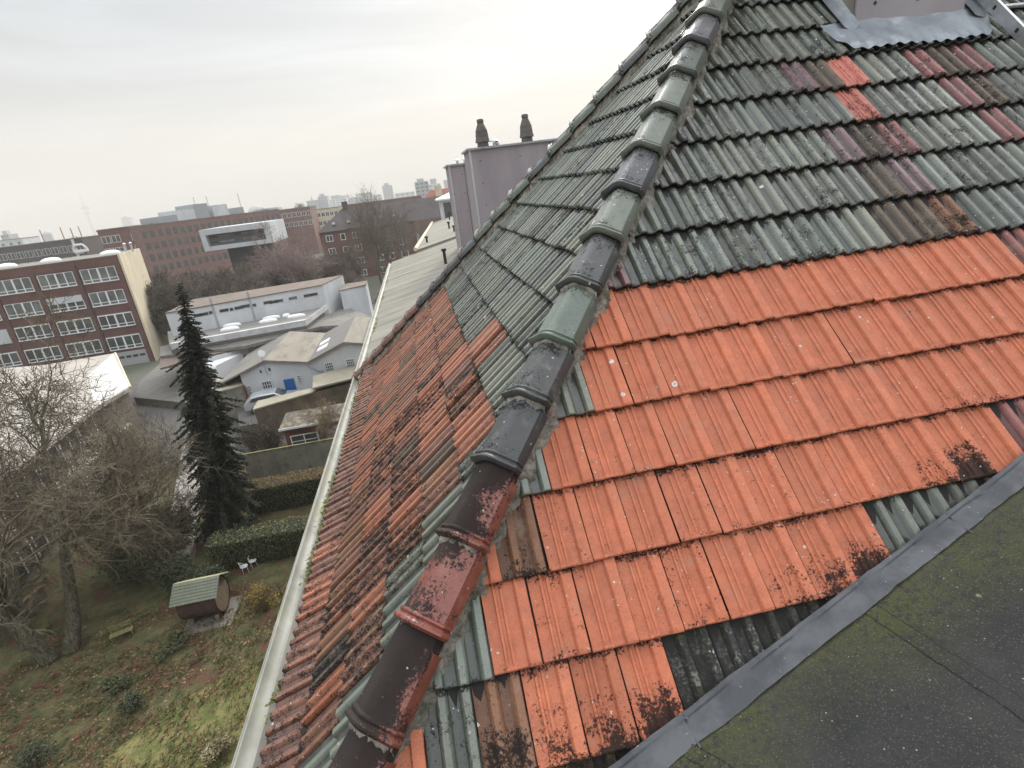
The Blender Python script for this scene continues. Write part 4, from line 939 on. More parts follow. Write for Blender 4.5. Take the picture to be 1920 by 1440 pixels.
# white double-gabled workshop
HG_ = {}
WY = 46.2; gz = lambda px, py: aty(px, py, WY)
e_ = empty('white_workshop', (-16.4, WY, GZ0), label='white double-gabled workshop with blue door and square block windows', cat='building')
def L(v): return (v.x+16.4, v.z-GZ0)
prof = [L(gz(452, 702)), L(gz(497, 677)), L(gz(578, 680)), L(gz(645, 643)), L(gz(678, 645)), L(gz(760, 660))]
prof[0] = (0, prof[0][1])
xs_ = [p_[0] for p_ in prof]; 
mb = MB(); n = len(prof); mb.add([(x, 0, z) for x, z in prof]+[(xs_[-1], 0, 0), (0, 0, 0)]+[(x, 10, z) for x, z in prof]+[(xs_[-1], 10, 0), (0, 10, 0)], [tuple(range(n+1, -1, -1)), tuple(range(n+2, 2*n+4))]+[(i, i+1, i+1+n+2, i+n+2) for i in range(n+1)]+[(n+1, 0, n+2, 2*n+3)])
mb.build('wall', M['hall'], e_)
mts = [M['greyroof'], mat('patched_roof', (.25, .225, .18), .92, (.19, .17, .14), .8, col3=(.14, .13, .11), scale3=1.6, stretch=(1, .3, 1)), mat('purple_grey_roof', (.165, .155, .145), .92, (.14, .13, .125), .6), mat('beige_sheet_roof', (.24, .22, .175), .92, (.19, .17, .14), 1, stretch=(3, .4, 1)), M['greyroof']]
for i in range(n-1):
    (xa, za), (xb, zb) = prof[i], prof[i+1]
    if i == 0: za -= 2.2*(zb-za)/(xb-xa); xa -= 2.2
    mb = MB(); mb.slab([(xa, -.25, za+.12), (xb, -.25, zb+.12), (xb, 10.2, zb+.12), (xa, 10.2, za+.12)], .1); mb.build('roof_slope', mts[i], e_)
    mb = MB(); mb.add([(xa, -.29, za+.02), (xb, -.29, zb+.02), (xb, -.29, zb+.16), (xa, -.29, za+.16), (xa, -.25, za+.02), (xb, -.25, zb+.02), (xb, -.25, zb+.16), (xa, -.25, za+.16)], [(0, 1, 2, 3), (7, 6, 5, 4), (3, 2, 6, 7), (0, 4, 5, 1)]); mb.build('verge_board', M['concrete'], e_)
def wr(px0, py0, px1, py1):    # local rectangle on the front wall
    a_, b_ = L(gz(px0, py0)), L(gz(px1, py1)); return min(a_[0], b_[0]), max(a_[0], b_[0]), min(a_[1], b_[1]), max(a_[1], b_[1])
BG = mat('glass_block_window', (.045, .05, .05), .3)
for r_, nx, nz in (((608, 681, 628, 699), 4, 4), ((648, 674, 667, 691), 4, 4), ((461, 724, 476, 744), 3, 4), ((490, 716, 512, 727), 4, 2), ((555, 704, 567, 717), 3, 3)):
    x0_, x1_, z0_, z1_ = wr(*r_); window(e_, x0_, x1_, z0_, z1_, 0, nx, nz, .04, M['white'], BG)
x0_, x1_, z0_, z1_ = wr(531, 712, 543, 731); mb = MB(); mb.box(x0_, x0_+.85, -.06, 0, z1_-2.1, z1_); mb.build('door', M['bluedoor'], e_)
for q in ((487, 694, 491, 699), (503, 690, 508, 695)):
    x0_, x1_, z0_, z1_ = wr(*q); mb = MB(); mb.box(x0_, x1_, -.05, 0, z0_, z1_); mb.build('air_vent', M['black'], e_)
mb = MB(); a_ = L(gz(575, 682)); mb.tube([(a_[0], -.1, a_[1]-.1), (a_[0]+.8, -.1, a_[1]-.7), (a_[0]+1.1, -.1, a_[1]-.75), (a_[0]+1.15, -.1, 2.6)], .05, 6); mb.build('downpipe', M['zinc'], e_)
mb = MB(); a_ = L(gz(492, 668)); mb.tube([(a_[0], -.15, a_[1]-1.6), (a_[0], -.15, a_[1]+.5)], .03, 6); mb.build('antenna_mast', M['steel'], e_)
mb = MB(); mb.lathe([(.02, 0), (.2, .05), (.3, .12)], (0, 0, 0), 14); d_ = mb.build('satellite_dish', M['white'], e_); d_.location = (a_[0]+.1, -.3, a_[1]+.3); d_.rotation_euler = (1.2, .3, 0)
for (px, py, px2, py2) in ((598, 625, 612, 615), (597, 648, 613, 640)):
    za = prof[2][1]+(prof[3][1]-prof[2][1])*.55; c = aty(px+7, py, WY+ (4.5 if py < 630 else 2.2)); lx = c.x+16.4; ly = c.y-WY
    t_ = (lx-prof[2][0])/(prof[3][0]-prof[2][0]); zr = prof[2][1]+(prof[3][1]-prof[2][1])*t_
    sl_ = (prof[3][1]-prof[2][1])/(prof[3][0]-prof[2][0])
    mb = MB(); mb.slab([(lx-.45, ly-.6, zr-.45*sl_+.25), (lx+.45, ly-.6, zr+.45*sl_+.25), (lx+.45, ly+.6, zr+.45*sl_+.25), (lx-.45, ly+.6, zr-.45*sl_+.25)], .14); mb.build('skylight', mat('skylight_white', (.8, .8, .8), .4), e_)
# rear wing with flat roofs, rooflights and the long pale wall
e_ = empty('long_white_hall', (-20, 70, GZ0), label='long low pale hall with slit windows and flat roof dotted with white rooflights', cat='building')
def pz(px, py, z): v = atz(px, py, z+GZ0); return (v.x+20, v.y-70, z)
mb = MB(); mb.slab([pz(300, 668, 4.0), pz(462, 648, 4.0), pz(600, 612, 4.0), pz(720, 604, 4.0), pz(650, 575, 4.0), pz(300, 650, 4.0)], .3); mb.build('lower_roof', M['greyroof'], e_)
mb = MB(); mb.slab([pz(318, 648, 4.9), pz(380, 636, 4.9), pz(572, 601, 4.9), pz(612, 571, 4.9), pz(608, 560, 4.9), pz(314, 622, 4.9)], 1.2); mb.build('rooflight_roof', mat('rooflight_roof_felt', (.16, .155, .145), .9, (.20, .19, .17), .5), e_)
w0, w1, w2 = pz(300, 628, 4.4), pz(606, 571, 4.4), pz(652, 583, 4.4)
t0_, t1_ = pz(300, 592, 6.8), pz(606, 538, 6.8)
mb = MB(); base = [(-11.5, 1.0), (6.6, 2.6), (9.2, 6.4), (9.5, 14), (-11.5, 13)]
A = atz(300, 590, -8.6); B_ = atz(605, 535, -8.6); xl, yl = A.x+20, A.y-70; xr, yr = B_.x+20, B_.y-70
def wl(t): return (xl+(xr-xl)*t, yl+(yr-yl)*t)
p0, p1 = wl(.03), wl(1); q1 = (p1[0]+1.6, p1[1]+6.5); q0 = (p0[0], p0[1]+8)
q2 = (q1[0]+4.2, q1[1]+.5)
mb = MB(); mb.prism([p0, p1, q1, q0], 0, 7.4); mb.build('wall', M['hall'], e_)
mb = MB(); mb.slab([(p0[0], p0[1]-.1, 7.5), (p1[0], p1[1]-.1, 7.5), (q1[0], q1[1], 7.5), (q0[0], q0[1], 7.5)], .09); mb.build('upper_roof', M['brownroof'], e_)
mb = MB(); s0 = atz(640, 545, -10.5); s1 = atz(672, 560, -10.5); mb.prism([(q1[0], q1[1]-5.5), (q1[0]+2.9, q1[1]-3.6), (q1[0]+2.9, q1[1]-.5), (q1[0]+.1, q1[1]-.5)], 0, 6.3); mb.build('annex', M['hall'], e_); mb = MB(); mb.prism([(q1[0]-.1, q1[1]-5.6), (q1[0]+3.0, q1[1]-3.7), (q1[0]+3.0, q1[1]-.4), (q1[0], q1[1]-.4)], 6.3, 6.4); mb.build('annex_roof', M['brownroof'], e_)
dxn = (p1[0]-p0[0]); dyn = (p1[1]-p0[1]); LL_ = math.hypot(dxn, dyn); ux, uy = dxn/LL_, dyn/LL_; nx0, ny0 = uy, -ux
def on_wall(px, py, w, h, m, name='window'):
    r = ray(px, py); # intersect with the wall plane
    X0 = Vector((p0[0]-20, p0[1]+70, 0)); nrm = Vector((nx0, ny0, 0)); t = X0.dot(nrm)/r.dot(nrm); P = r*t
    c = Vector((P.x+20, P.y-70, P.z-GZ0)); a_ = Vector((ux, uy, 0)); 
    mb = MB(); mb.add([c+a_*s_*w/2+Vector((nx0, ny0, 0))*d_+Vector((0, 0, h_*h/2)) for d_ in (0, .04) for s_, h_ in ((-1, -1), (1, -1), (1, 1), (-1, 1))], [(4, 5, 6, 7), (0, 1, 5, 4), (1, 2, 6, 5), (2, 3, 7, 6), (3, 0, 4, 7)]); return mb.build(name, m, e_)
for px, py, w in ((420, 582, .9), (434, 580, .35), (448, 577, .9), (460, 574, .9), (477, 572, .35), (502, 567, .9), (513, 566, .9), (523, 564, .9), (549, 559, .9), (577, 554, .9), (588, 552, .9), (372, 591, .9), (382, 589, .9), (395, 586, .35)):
    on_wall(px, py, w, .32, M['glass'])
for px, py in ((403, 590), (472, 577)): on_wall(px, py, .25, 3.6, mat('wall_pilaster', (.34, .35, .37), .8), 'pilaster')
# parapet strip
a_ = [pz(270, 690, 4.35), pz(480, 618, 4.35), pz(575, 601, 4.35), pz(612, 571, 4.35)]
a_ = [pz(318, 645, 5.2), pz(380, 634, 5.2), pz(572, 600, 5.2), pz(612, 571, 5.2)]
for i in range(3):
    x0_, y0_, _ = a_[i]; x1_, y1_, _ = a_[i+1]; mb = MB(); mb.prism([(x0_, y0_), (x1_, y1_), (x1_, y1_+.55), (x0_, y0_+.45)], 4.6, 5.2); mb.build('parapet', mat('white_parapet', (.55, .56, .56), .8, (.4, .4, .4), 1), e_)
for px, py in ((430, 614), (434, 607), (502, 599), (508, 593), (555, 590), (379, 614), (536, 589)):
    x0_, y0_, _ = pz(px, py, 5.15); mb = MB(); w_, h_ = (1.0, .42) if px != 536 else (.45, .4); mb.lathe([(1, 0), (.98, .12), (.86, .26), (.5, .34), (.1, .36)], (0, 0, 0), 16); o = mb.build('rooflight', mat('rooflight_white', (.8, .8, .8), .4), e_); o.location = (x0_, y0_, 4.9); o.scale = (w_, h_, .9)
mb = MB(); mb.box(7, 9.5, -4.5, -3.9, 0, 4.3); 
# side yard wing with blue gate, pale walls
e_ = empty('yard_wing', (-24, 58, GZ0), label='low pale wing with brown flat roof, blue gate and dark window behind the white van', cat='building')
v = [atz(388, 700, -12.3), atz(412, 688, -12.3), atz(460, 672, -12.3), atz(480, 652, -12.3), atz(380, 655, -12.3), atz(330, 690, -12.3)]
mb = MB(); mb.slab([(p_.x+24, p_.y-58, 3.7) for p_ in (atz(385, 668, -12.3), atz(462, 648, -12.3), atz(560, 610, -12.3), atz(380, 640, -12.3), atz(300, 655, -12.3), atz(300, 690, -12.3))], .2); mb.build('roof', M['brownroof'], e_)
va, vb = atz(388, 671, -12.4), atz(462, 650, -12.4); mb = MB(); mb.prism([(va.x+24, va.y-58+.1), (vb.x+24, vb.y-58+.1), (vb.x+24, vb.y-58+2), (va.x+24, va.y-58+2)], 0, 3.5); mb.build('wall', M['hall'], e_)
def on2(t, z0_, z1_, w, m, nm):
    dx_, dy_ = vb.x-va.x, vb.y-va.y; l_ = math.hypot(dx_, dy_); ux_, uy_ = dx_/l_, dy_/l_; cx, cy = va.x+dx_*t+24, va.y+dy_*t-58; mb = MB()
    mb.prism([(cx-ux_*w/2, cy-uy_*w/2-.0), (cx+ux_*w/2, cy+uy_*w/2), (cx+ux_*w/2+uy_*.05, cy+uy_*w/2+.2), (cx-ux_*w/2+uy_*.05, cy-uy_*w/2+.2)], z0_, z1_); mb.build(nm, m, e_)
on2(.18, .6, 2.6, 1.5, M['bluedoor'], 'gate'); on2(.66, .9, 3.0, 1.0, M['glass'], 'window')
# ================================================================ VEHICLES
def vehicle(name, loc, rz, kind, paint, label, cat, group=None):
    e_ = empty(name, loc, rz, label=label, cat=cat, group=group)
    if kind == 'van': prof = [(-2.5, .45), (-2.5, 1.9), (-2.35, 2.15), (1.2, 2.2), (1.6, 2.05), (2.25, 1.25), (2.6, 1.05), (2.65, .45)]; W_ = .98; cab = [(1.25, 1.95), (1.58, 1.9), (2.15, 1.28), (1.1, 1.28)]
    else: prof = [(-2.15, .4), (-2.2, .85), (-2.05, 1.0), (-1.6, 1.35), (-.9, 1.46), (.3, 1.44), (1.05, .98), (2.0, .85), (2.2, .65), (2.2, .4)]; W_ = .88; cab = [(-1.7, 1.05), (-1.45, 1.32), (.25, 1.36), (.9, 1.02)]
    n = len(prof); mb = MB(); vs = []
    for y, s_ in ((-W_, 0), (-W_, 1), (W_, 1), (W_, 0)): pass
    for y in (-W_, W_):
        for x, z in prof: vs.append((x, y*(1 if z < 1.0 else (.86 if kind != 'van' else .94)), z))
    mb.add(vs, [tuple(range(n)), tuple(range(2*n-1, n-1, -1))]+[(i, n+i, n+(i+1) % n, (i+1) % n) for i in range(n)]); mb.build('body', paint, e_, bevel=.05)
    for sy in (-1, 1):
        mb = MB(); mb.add([(x, sy*(W_*(.94 if z < 1.1 else (.885 if kind != 'van' else .955))+.012 if kind != 'van' else W_*.965+.01), z) for x, z in cab], [(0, 1, 2, 3)]); mb.build('side_window', M['glass'], e_)
    mb = MB(); (xa, za), (xb, zb) = ((.33, 1.42), (1.0, 1.02)) if kind != 'van' else ((1.63, 2.0), (2.2, 1.30)); mb.quad((xa+.03, -W_*.78, za+.02), (xa+.03, W_*.78, za+.02), (xb+.03, W_*.84, zb+.03), (xb+.03, -W_*.84, zb+.03)); mb.build('windscreen', M['glass'], e_)
    for x in (-1.4, 1.4):
        for sy in (-1, 1):
            mb = MB(); mb.tube([(x, sy*(W_-.18), .33), (x, sy*(W_+.01), .33)], .33, 16); w_ = mb.build('wheel', M['rubber'], e_); mb = MB(); mb.tube([(x, sy*(W_-.0), .33), (x, sy*(W_+.02), .33)], .19, 12); mb.build('rim', M['steel'], w_)
    for sy in (-.6, .6):
        mb = MB(); xf = prof[-1][0]; mb.box(xf-.03, xf+.01, sy-.14, sy+.14, .62, .78); mb.build('headlight', M['frame'], e_)
    return e_
v_ = atz(436, 708, GZ0+.95); vehicle('parked_van', (v_.x, v_.y, GZ0+.95), math.radians(65), 'van', M['whitecar'], 'white van parked beside the workshop, half hidden by the conifer', 'van')
v_ = aty(510, 736, 44.7); vehicle('parked_car', (v_.x, v_.y, GZ0+.95), math.radians(6), 'car', M['silver'], 'silver car parked in front of the block windows of the white workshop', 'car')
v_ = atz(672, 640, GZ0); vehicle('parked_car', (2.2-4, 58, GZ0), 1.3, 'car', M['darkcar'], 'dark car parked behind the workshop near the gutter', 'car')
rr = random.Random(77); lbs = ['white car at the left end of the car park seen through the bare trees', 'silver car second from the left in the car park', 'white car in the middle of the car park behind the bare trees', 'dark car in the middle of the car park', 'silver car behind the long hall roof near the birch', 'white car right of the birch in the car park', 'white car at the right end of the car park']
for i, (px, py) in enumerate(((395, 548), (445, 540), (462, 545), (480, 540), (515, 532), (545, 520), (592, 524))):
    v_ = atz(px, py, GZ0)
    if v_.y > 100: v_ = v_*(100/v_.y)
    vehicle('parked_car', (v_.x, v_.y, GZ0), 1.4+rr.uniform(-.1, .1), 'car', [M['whitecar'], M['silver'], M['whitecar'], M['darkcar'], M['silver'], M['whitecar'], M['whitecar']][i], lbs[i], 'car', 'cars in the car park')
# ================================================================ WORKSHOP AT LEFT with pale roof
e_ = empty('pale_roof_workshop', (-27, 45, GZ0), label='pale flat-roofed workshop with a clerestory of dark windows seen through the bare tree', cat='building')
def lp(px, py, z): v = atz(px, py, z+GZ0); return (v.x+27, v.y-45, z)
PR = mat('pale_roof', (.42, .38, .33), .55, (.34, .31, .27), .4, col3=(.28, .26, .23), scale3=1.5); PR2 = mat('roof_glare_paint', (.66, .64, .6), .5, (.5, .48, .45), .6)
c1 = lp(216, 662, 5.2); c2 = lp(244, 726, 5.2); c3 = lp(178, 765, 5.2); c4 = lp(165, 705, 5.2)
ct0 = lp(178, 752, 5.2); ct1 = lp(-60, 960, 5.2)
mb = MB(); mb.slab([c1, c2, c3, (ct1[0]-.3, ct1[1], 5.2), (-22, -20, 5.2), (-22, 15, 5.2), (c1[0]-6, c1[1]-.5, 5.2)], .25); mb.build('upper_roof', PR, e_)
mb = MB(); mb.slab([(c1[0]-.1, c1[1]-.1, 5.21+.03), (c2[0]-.1, c2[1]+.05, 5.24), (c3[0], c3[1], 5.24), (c4[0], c4[1], 5.24)], .03); mb.build('painted_glare_panel', PR2, e_)  # sun glare on the pale roof, painted as a whiter sheet
mb = MB(); mb.tube([c1, c2], .09, 8); mb.build('gutter', M['cream'], e_)
# clerestory and lower roof along the diagonal
o1 = lp(222, 822, 3.0); o2 = lp(-60, 1075, 3.0)
k1 = lp(176, 766, 5.0); k2 = lp(-60, 966, 5.0)
mb = MB(); mb.slab([(c2[0]+.0, c2[1]-1.5, 3.0), o1, o2, (k2[0]-1, k2[1], 3.0), (k1[0]-1, k1[1], 3.0)], .2); mb.build('lower_roof', PR, e_)
mb = MB(); mb.prism([(k1[0]-.2, k1[1]), (k2[0]-.2, k2[1]), (k2[0]-8, k2[1]), (-21, 14), (c1[0]-.4, c1[1]-.3), (c2[0]-.4, c2[1]+.3)], 0, 4.94); mb.build('wall', mat('beige_wall', (.24, .21, .17), .9, (.17, .15, .12), 1), e_)
dx_, dy_ = k2[0]-k1[0], k2[1]-k1[1]; Lw = math.hypot(dx_, dy_); ux_, uy_ = dx_/Lw, dy_/Lw; nx_0, ny_0 = -uy_, ux_
if nx_0 < 0: nx_0, ny_0 = -nx_0, -ny_0
def strip(xa, ya, x0_, count, wdt, z0_, z1_, nm='window'):
    for k in range(count):
        a_ = x0_+k*wdt; w = wdt-.35
        P = [(xa+ux_*(a_+s_*w), ya+uy_*(a_+s_*w)) for s_ in (0, 1)]
        mb = MB(); mb.add([(P[0][0]+nx_0*.03, P[0][1]+ny_0*.03, z0_), (P[1][0]+nx_0*.03, P[1][1]+ny_0*.03, z0_), (P[1][0]+nx_0*.03, P[1][1]+ny_0*.03, z1_), (P[0][0]+nx_0*.03, P[0][1]+ny_0*.03, z1_)], [(0, 1, 2, 3)]); w_ = mb.build(nm, M['glass'], e_)
        mb = MB()
        for s_ in (0, .5, 1):
            q = (xa+ux_*(a_+s_*w), ya+uy_*(a_+s_*w)); mb.prism([(q[0]-ux_*.025, q[1]-uy_*.025), (q[0]+ux_*.025, q[1]+uy_*.025), (q[0]+ux_*.04+nx_0*.08, q[1]+uy_*.04+ny_0*.08), (q[0]-ux_*.04+nx_0*.08, q[1]-uy_*.04+ny_0*.08)], z0_, z1_)
        mb.build('frame', M['frame'], w_)
strip(k1[0]-.2, k1[1], .4, 7, 2.6, 3.5, 4.7)
ww = [(o1[0]-.5, o1[1]), (o2[0]-.5, o2[1])]
mb = MB(); mb.prism([ww[0], ww[1], (ww[1][0]-1.5, ww[1][1]), (ww[0][0]-1.5, ww[0][1])], 0, 2.78); mb.build('lower_wall', M['concrete'], e_)
strip(ww[0][0], ww[0][1], .5, 8, 2.2, 1.3, 2.5)
# ================================================================ BRICK OFFICE at left
OX, OY = -35.7, 74.1
e_ = empty('brick_office', (OX, OY, GZ0), label='red brick office with bands of white windows and a cream end wall, at the left', cat='building')
TOPZ = 13.44
mb = MB(); mb.prism([(-34, 0), (0, 0), (-3.0, 12), (-34, 12)], -2.5, TOPZ); mb.build('wall', M['brick_office'], e_)
# cream gable end, slightly splayed
mb = MB(); mb.prism([(.02, -.12), (.25, -.12), (-2.75, 12.1), (-2.98, 12.05)], -.5, TOPZ+.12); mb.build('end_wall', M['cream'], e_)
mb = MB(); mb.slab([(.05, .12, TOPZ-4.1), (.07, .0, TOPZ-4.1), (-2.6, 12.0, TOPZ-4.1)], .02)
mb = MB(); mb.prism([(-34, -.06), (0, -.06), (-3.0, 12.05), (-34, 12.05)], TOPZ, TOPZ+.1); mb.build('roof', M['concrete'], e_)
def offl(px, py): v = aty(px, py, OY); return v.x-OX, v.z-GZ0
# bays: measured columns of windows
xA0, zA = offl(156, 498); xA1, _ = offl(222, 490); xB0, _ = offl(78, 510); xB1, _ = offl(150, 505)
bayw = 4.75; rows_z = []
fl = []
for (px, py0, py1) in ((190, 494, 522),):
    pass
flo = 2.83
W_OFF = []
for c_ in range(7):
    x1_ = -.75-c_*4.72; x0_ = x1_-3.95
    for r__ in range(4):
        z1_ = TOPZ-1.12-r__*flo; z0_ = z1_-1.72
        gm = M['glass2'] if (r__ < 1 or (r__ == 1 and c_ != 1)) else M['glass']
        mb = MB(); fr = .07; d = .07
        mb.box(x0_, x1_, -d, 0, z1_-(.14 if r__ > 1 else .06), z1_); mb.box(x0_-.05, x1_+.05, -d-.04, 0, z0_-.02, z0_+.1); mb.box(x0_, x1_, -d, 0, z0_+.36, z0_+.44)
        for k, w_ in ((0, .08), (1, .12), (2, .2), (3, .12), (4, .08)):
            xx = x0_+(x1_-x0_)*k/4; xx = min(max(xx, x0_+w_/2), x1_-w_/2); mb.box(xx-w_/2, xx+w_/2, -d-.005, 0, z0_+.1, z1_-.06)
        w_ = mb.build('window', M['frame'], e_)
        g = MB(); g.quad((x0_, -.02, z0_+.05), (x1_, -.02, z0_+.05), (x1_, -.02, z1_-.05), (x0_, -.02, z1_-.05)); g.build('pane', gm, w_)
        if (c_, r__) == (1, 1): g = MB(); g.box(x0_, x1_, -.13, -.08, z0_+.95, z1_+.0); g.build('white_awning', M['hall'], w_)
        if (c_, r__) == (3, 2): g = MB(); g.box(x0_, x1_, -.14, -.08, z0_, z1_); g.build('closed_shutter', M['hall'], w_)
    mb = MB(); mb.box(x1_+.1, x1_+.65, -.16, 0, -2, TOPZ-.95); mb.build('pier', M['brick_office'], e_)
for r__ in range(5):
    mb = MB(); z_ = TOPZ-.04-r__*flo; mb.box(-34, -.02, -.10, 0, z_-(.98 if r__ == 0 else 1.02)+(.0), z_-.02 if r__ == 0 else z_+.0); 
    if r__: continue
    mb.build('parapet', M['brick_office'], e_)
mb = MB(); mb.tube([(-5.0, -.22, TOPZ-.4), (-5.0, -.22, -1)], .09, 8); mb.box(-5.15, -4.85, -.36, -.1, TOPZ-.6, TOPZ-.3); mb.build('downpipe', mat('dark_pipe', (.09, .07, .065), .6), e_)
mb = MB(); mb.box(-4.3, -.55, -.06, 0, -.4, 1.75); gd = mb.build('garage_door', mat('grey_door', (.36, .36, .36), .7), e_)
for k in range(4): mb = MB(); mb.box(-4.0+k*.82, -4.0+k*.82+.62, -.08, -.06, .95, 1.25); mb.build('door_pane', M['glass'], gd)
for x, y, s_ in ((-2.2, 3, 1.1), (-9.6, 4, 1.1), (-15, 4.5, 1.2), (-22, 4, 1.1)):
    mb = MB(); mb.lathe([(1, 0), (.97, .25), (.8, .5), (.4, .66), (.05, .7)], (0, 0, 0), 16); o = mb.build('rooflight', mat('rooflight', (.8, .8, .8), .4), e_); o.location = (x, y, TOPZ+.12); o.scale = (1.2, .8, .75)
for x, y in ((-1.2, 5), (-.9, 6), (-17.6, 3), (-19, 3)): mb = MB(); mb.tube([(x, y, TOPZ), (x, y, TOPZ+1.0)], .14, 8); mb.lathe([(.22, 1.0), (.22, 1.1), (.03, 1.25)], (x, y, TOPZ), 10); mb.build('roof_vent', M['steel'], e_)
# low grey roof strip in front of the cream wall
e_ = empty('garden_store', (-24, 50, GZ0), label='low store with grey-beige roof between the pale-roofed workshop and the conifer', cat='shed')
v = [atz(*q_, -15.2) for q_ in ((298, 684), (322, 655), (385, 690), (400, 760), (250, 745), (262, 715))]
mb = MB(); mb.slab([(p_.x+24, p_.y-50, .8) for p_ in v], .2); mb.build('roof', M['greyroof'], e_); mb = MB(); mb.prism([(p_.x*.995+23.9, p_.y-50) for p_ in v], 0, .6); mb.build('wall', M['concrete'], e_)
# ================================================================ MIDDLE DISTANCE BUILDINGS
def facade(name, label, px0, px1, pytop, depth, D, hgt, wallm, cols, floors, ww_, wh, fl_h, top_off=.9, gm=None, frm=None, roofm=None, rz_=0, skip=None, group=None, base=0):
    a_ = aty(px0, pytop[0], depth); b_ = aty(px1, pytop[1], depth*(1+0) if not rz_ else depth+rz_)
    w = math.hypot(b_.x-a_.x, b_.y-a_.y); ang = math.atan2(b_.y-a_.y, b_.x-a_.x); top = a_.z-GZ0
    e = empty(name, (a_.x, a_.y, GZ0), ang, label=label, cat='building', group=group)
    mb = MB(); mb.box(0, w, 0, D, base, top); mb.build('wall', wallm, e); mb = MB(); mb.box(-.15, w+.15, -.15, D+.15, top, top+.25); mb.build('roof', roofm or M['concrete'], e)
    # one window mesh shared by all
    f_ = MB(); f_.box(0, ww_, -.05, 0, 0, .1); f_.box(0, ww_, -.05, 0, wh-.1, wh); f_.box(0, .1, -.05, 0, .1, wh-.1); f_.box(ww_-.1, ww_, -.05, 0, .1, wh-.1); f_.box(ww_/2-.05, ww_/2+.05, -.05, 0, .1, wh-.1)
    g_ = MB(); g_.quad((.05, -.02, .05), (ww_-.05, -.02, .05), (ww_-.05, -.02, wh-.05), (.05, -.02, wh-.05))
    f0 = g0 = None
    for c in range(cols):
        for r in range(floors):
            if skip and skip(c, r): continue
            x = (c+.5)*w/cols-ww_/2; z = top-top_off-wh-r*fl_h
            if f0 is None: f0 = f_.build('window', frm or M['frame'], e); g0 = g_.build('pane', gm or M['glass'], f0); o = f0
            else:
                o = f0.copy(); C.objects.link(o); o.parent = e; g = g0.copy(); C.objects.link(g); g.parent = o
            o.location = (x, 0, z)
    return e, w, top
DK = mat('dark_frame', (.08, .08, .085), .6)
e1, w1_, t1z = facade('long_dark_building', 'long dark brick building with white car emblem on its wall, at the far left', -60, 152, (473, 446), 185, 15, 15, M['brick_dark'], 13, 3, 1.9, 1.9, 3.2, .9+.8, frm=M['hall'])
# emblem: outline of a car front on a plain dark wall
s_ = w1_/212.0; cx = s_*(143+60); cz = t1z-3.0
def outline(mb, pts, r, y=-.25):
    for a_, b_ in zip(pts, pts[1:]+pts[:1]): mb.tube([(a_[0], y, a_[1]), (b_[0], y, b_[1])], r, 5)
mb = MB(); X = lambda u, v: (cx+u*s_*1.0, cz+v*s_*1.0)
outline(mb, [X(-12, -6), X(-11, 4), X(-6, 8.5), X(7, 8.5), X(12, 2.5), X(14, -5)], .32); outline(mb, [X(-12, -3), X(13, -3)], .25); mb.box(cx-7*s_, cx+6*s_, -.35, -.2, cz-9.6*s_, cz-8.6*s_); mb.build('car_emblem', mat('white_sign', (.8, .8, .8), .6), e1)
mb = MB(); mb.box(w1_*.905, w1_*.93, -.12, 0, 1, t1z-.1); mb.build('render_strip', M['white'], e1)
facade('corner_brick_building', 'dark red brick corner block left of the long rose brick building', 183, 258, (433, 425), 168, 20, 16, M['brick_brown'], 4, 4, 2.2, 1.9, 3.2, 1.6, skip=lambda c, r: c == 2)
e2, w2_, t2z = facade('rose_brick_building', 'long rose brick office block with rows of upright windows, centre left', 258, 524, (425, 397.5), 166, 18, 16, M['brick_red'], 22, 4, 1.35, 1.9, 3.1, 1.3, frm=DK, rz_=42)
for i, (u0, u1, h) in enumerate(((.18, .30, 1.8), (.30, .42, 3.0), (.42, .52, 4.2), (.55, .66, 3.4), (.72, .78, 2))):
    mb = MB(); mb.box(w2_*u0, w2_*u1, 4, 12, t2z+.26, t2z+.2+h); mb.build('plant_room', M['hall'] if i % 2 else mat('plant_grey', (.3, .32, .34), .7), e2)
mb = MB()
for u0 in (.47, .56, .8): mb.tube([(w2_*u0, 6, t2z), (w2_*u0, 6, t2z+6.5)], .12, 5)
mb.build('antenna', M['steel'], e2)
# white framed block
aa = aty(372, 432, 120); bb = aty(503, 417, 120); cc_ = aty(384, 472, 120); e3 = empty('white_framed_block', (aa.x, 120, GZ0), label='modern block with a white frame around dark glazed storeys behind the bare trees', cat='building')
w = bb.x-aa.x; zt = aa.z-GZ0; zb = cc_.z-GZ0
mb = MB(); mb.box(0, w, 0, 14, zt-1.1, zt); mb.box(0, w, 0, 14, zb, zb+.8); mb.box(0, 1.0, .01, 14, zb+.8, zt-1.1); mb.box(w-1.2, w, .01, 14, zb+.8, zt-1.1); mb.build('frame', M['hall'], e3)
mb = MB(); mb.box(1.0, w-1.2, 1.2, 13, zb+.8, zt-1.1); mb.box(3, w-3, 4, 12, 0, zb); mb.build('wall', mat('anthracite', (.08, .085, .095), .7), e3)
for c in range(7):
    for r in range(2):
        x = 1.4+c*(w-2.8)/7; h = (zt-zb-2)/2; z = zb+.9+r*h
        mb = MB(); mb.box(x, x+1.35, 1.1, 1.19, z+.4, z+h-.35); mb.build('window', M['glass2'] if (c*r+c) % 3 else M['glass'], e3)
